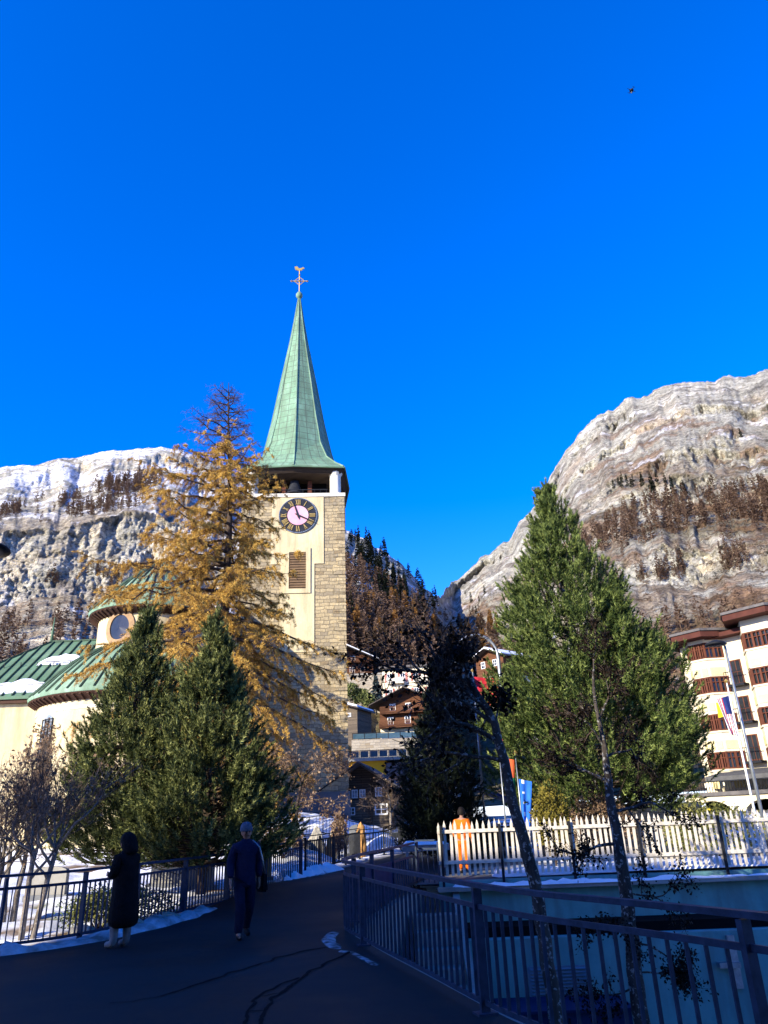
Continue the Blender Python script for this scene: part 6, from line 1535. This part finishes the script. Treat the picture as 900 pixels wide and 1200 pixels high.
def woman():
    t = thing('person', 'woman in long black hooded coat and pale snow boots standing by the railing', 'person', (-4.5, 13.35, 0), radians(-118)); t.scale = (.95, .95, .95)
    arms = [((-.24, -.06, 1.14), (-.12, -.26, 1.12), (.3, -1, .25)), ((.24, -.04, 1.13), (.12, -.27, 1.10), (-.3, -1, .25))]
    legs = [((-.09, -.03, .48), (-.10, .02, .09), (-.11, -.15, .04)), ((.10, -.05, .48), (.11, -.06, .09), (.12, -.23, .04))]
    body(t, arms, legs, (0, -.07), .05)
    J = [(0, .02, .27, .275, .245)]; E = []; ch = chain(J, E, 0, [(0, .02, .42, .285, .255), (0, .015, .70, .265, .235), (0, 0, .95, .24, .21), (0, -.01, 1.2, .22, .19), (0, -.02, 1.38, .16, .14), (0, -.03, 1.47, .11), (0, -.03, 1.52, .10)])
    for s, (el, wr, fd) in zip((-1, 1), arms): sh = chain(J, E, 5, [(s * .19, -.03, 1.38, .10)]); chain(J, E, sh, [(*el, .088), (*wr, .065)])
    skin_obj('coat', J, E, 'coat', t, root=3)
    skin_obj('hood', [(0, .05, 1.40, .13), (0, .045, 1.50, .145), (0, .0, 1.62, .145), (0, -.05, 1.72, .125), (0, -.09, 1.78, .06)], [(0, 1), (1, 2), (2, 3), (3, 4)], 'coat', t)
    skin_obj('hair', [(0, -.13, 1.50, .05), (0, -.12, 1.60, .085), (0, -.11, 1.70, .085), (0, -.05, 1.78, .06)], [(0, 1), (1, 2), (2, 3)], 'hair', t)
    for s, (kn, an, to) in zip((-1, 1), legs): skin_obj('boot', [(an[0], an[1], .50, .085), (an[0], an[1], .34, .08), (an[0], an[1] + .01, .14, .068), (an[0], an[1] - .01, .065, .066), (to[0], to[1], .05, .052)], [(0, 1), (1, 2), (2, 3), (3, 4)], 'boot', t)
    b = thing('phone', 'small dark phone held in front by the woman in the black coat', 'phone', (0, 0, 0)); b.location = t.matrix_basis @ Vector((0, -.36, 1.16)); b.rotation_euler = (.5, 0, t.rotation_euler.z)
    MB().bb(-.038, .038, -.005, .005, -.075, .075).build('case', 'rail_dark', b); MB().bb(-.033, .033, .0052, .007, -.068, .068).build('screen', 'glass', b)
woman()
def worker():
    z = gz(1.78, 21.5); t = thing('person', 'worker in bright orange jacket and trousers behind the picket fence', 'person', (1.78, 21.6, z + .02), radians(150)); t.scale = (.93, .93, .93)
    arms = [((-.27, 0, 1.13), (-.24, -.1, .92), (0, -.3, -1)), ((.27, 0, 1.13), (.24, -.1, .92), (0, -.3, -1))]
    legs = [((-.11, -.03, .48), (-.12, 0, .09), (-.14, -.17, .04)), ((.11, -.03, .48), (.12, 0, .09), (.14, -.17, .04))]
    body(t, arms, legs, (0, -.05), .03)
    J = [(0, 0, .84, .18, .14)]; E = []; chain(J, E, 0, [(0, 0, 1.05, .19, .15), (0, -.01, 1.25, .205, .15), (0, -.02, 1.40, .15, .12), (0, -.025, 1.48, .09)])
    for s, (el, wr, fd) in zip((-1, 1), arms): sh = chain(J, E, 3, [(s * .2, -.02, 1.39, .088)]); chain(J, E, sh, [(*el, .076), (*wr, .055)])
    skin_obj('jacket', J, E, 'orange', t)
    J = [(0, 0, .90, .15, .13)]; E = []
    for s, (kn, an, to) in zip((-1, 1), legs): hp = chain(J, E, 0, [(s * .11, 0, .80, .118)]); chain(J, E, hp, [(*kn, .094), (an[0], an[1], .10, .085)])
    skin_obj('trousers', J, E, 'orange', t)
    for s, (kn, an, to) in zip((-1, 1), legs):
        skin_obj('boot', [(an[0], an[1] + .03, .08, .055), (an[0], an[1] - .05, .055, .053), (*to, .045)], [(0, 1), (1, 2)], 'shoe', t)
        MB().lathe([(.100, -.04), (.104, 0), (.100, .04)], 14, (an[0], an[1] - .005, .3)).build('reflective_band', 'reflect', t)
    MB().lathe([(.0, .16), (.06, .15), (.105, .07), (.118, 0), (.11, -.06)], 16, (0, -.05, 1.62)).build('hair', 'hair', t, smooth=True)
worker()
print('objects', len(bpy.data.objects), 'tris', sum(len(m.polygons) for m in bpy.data.meshes))
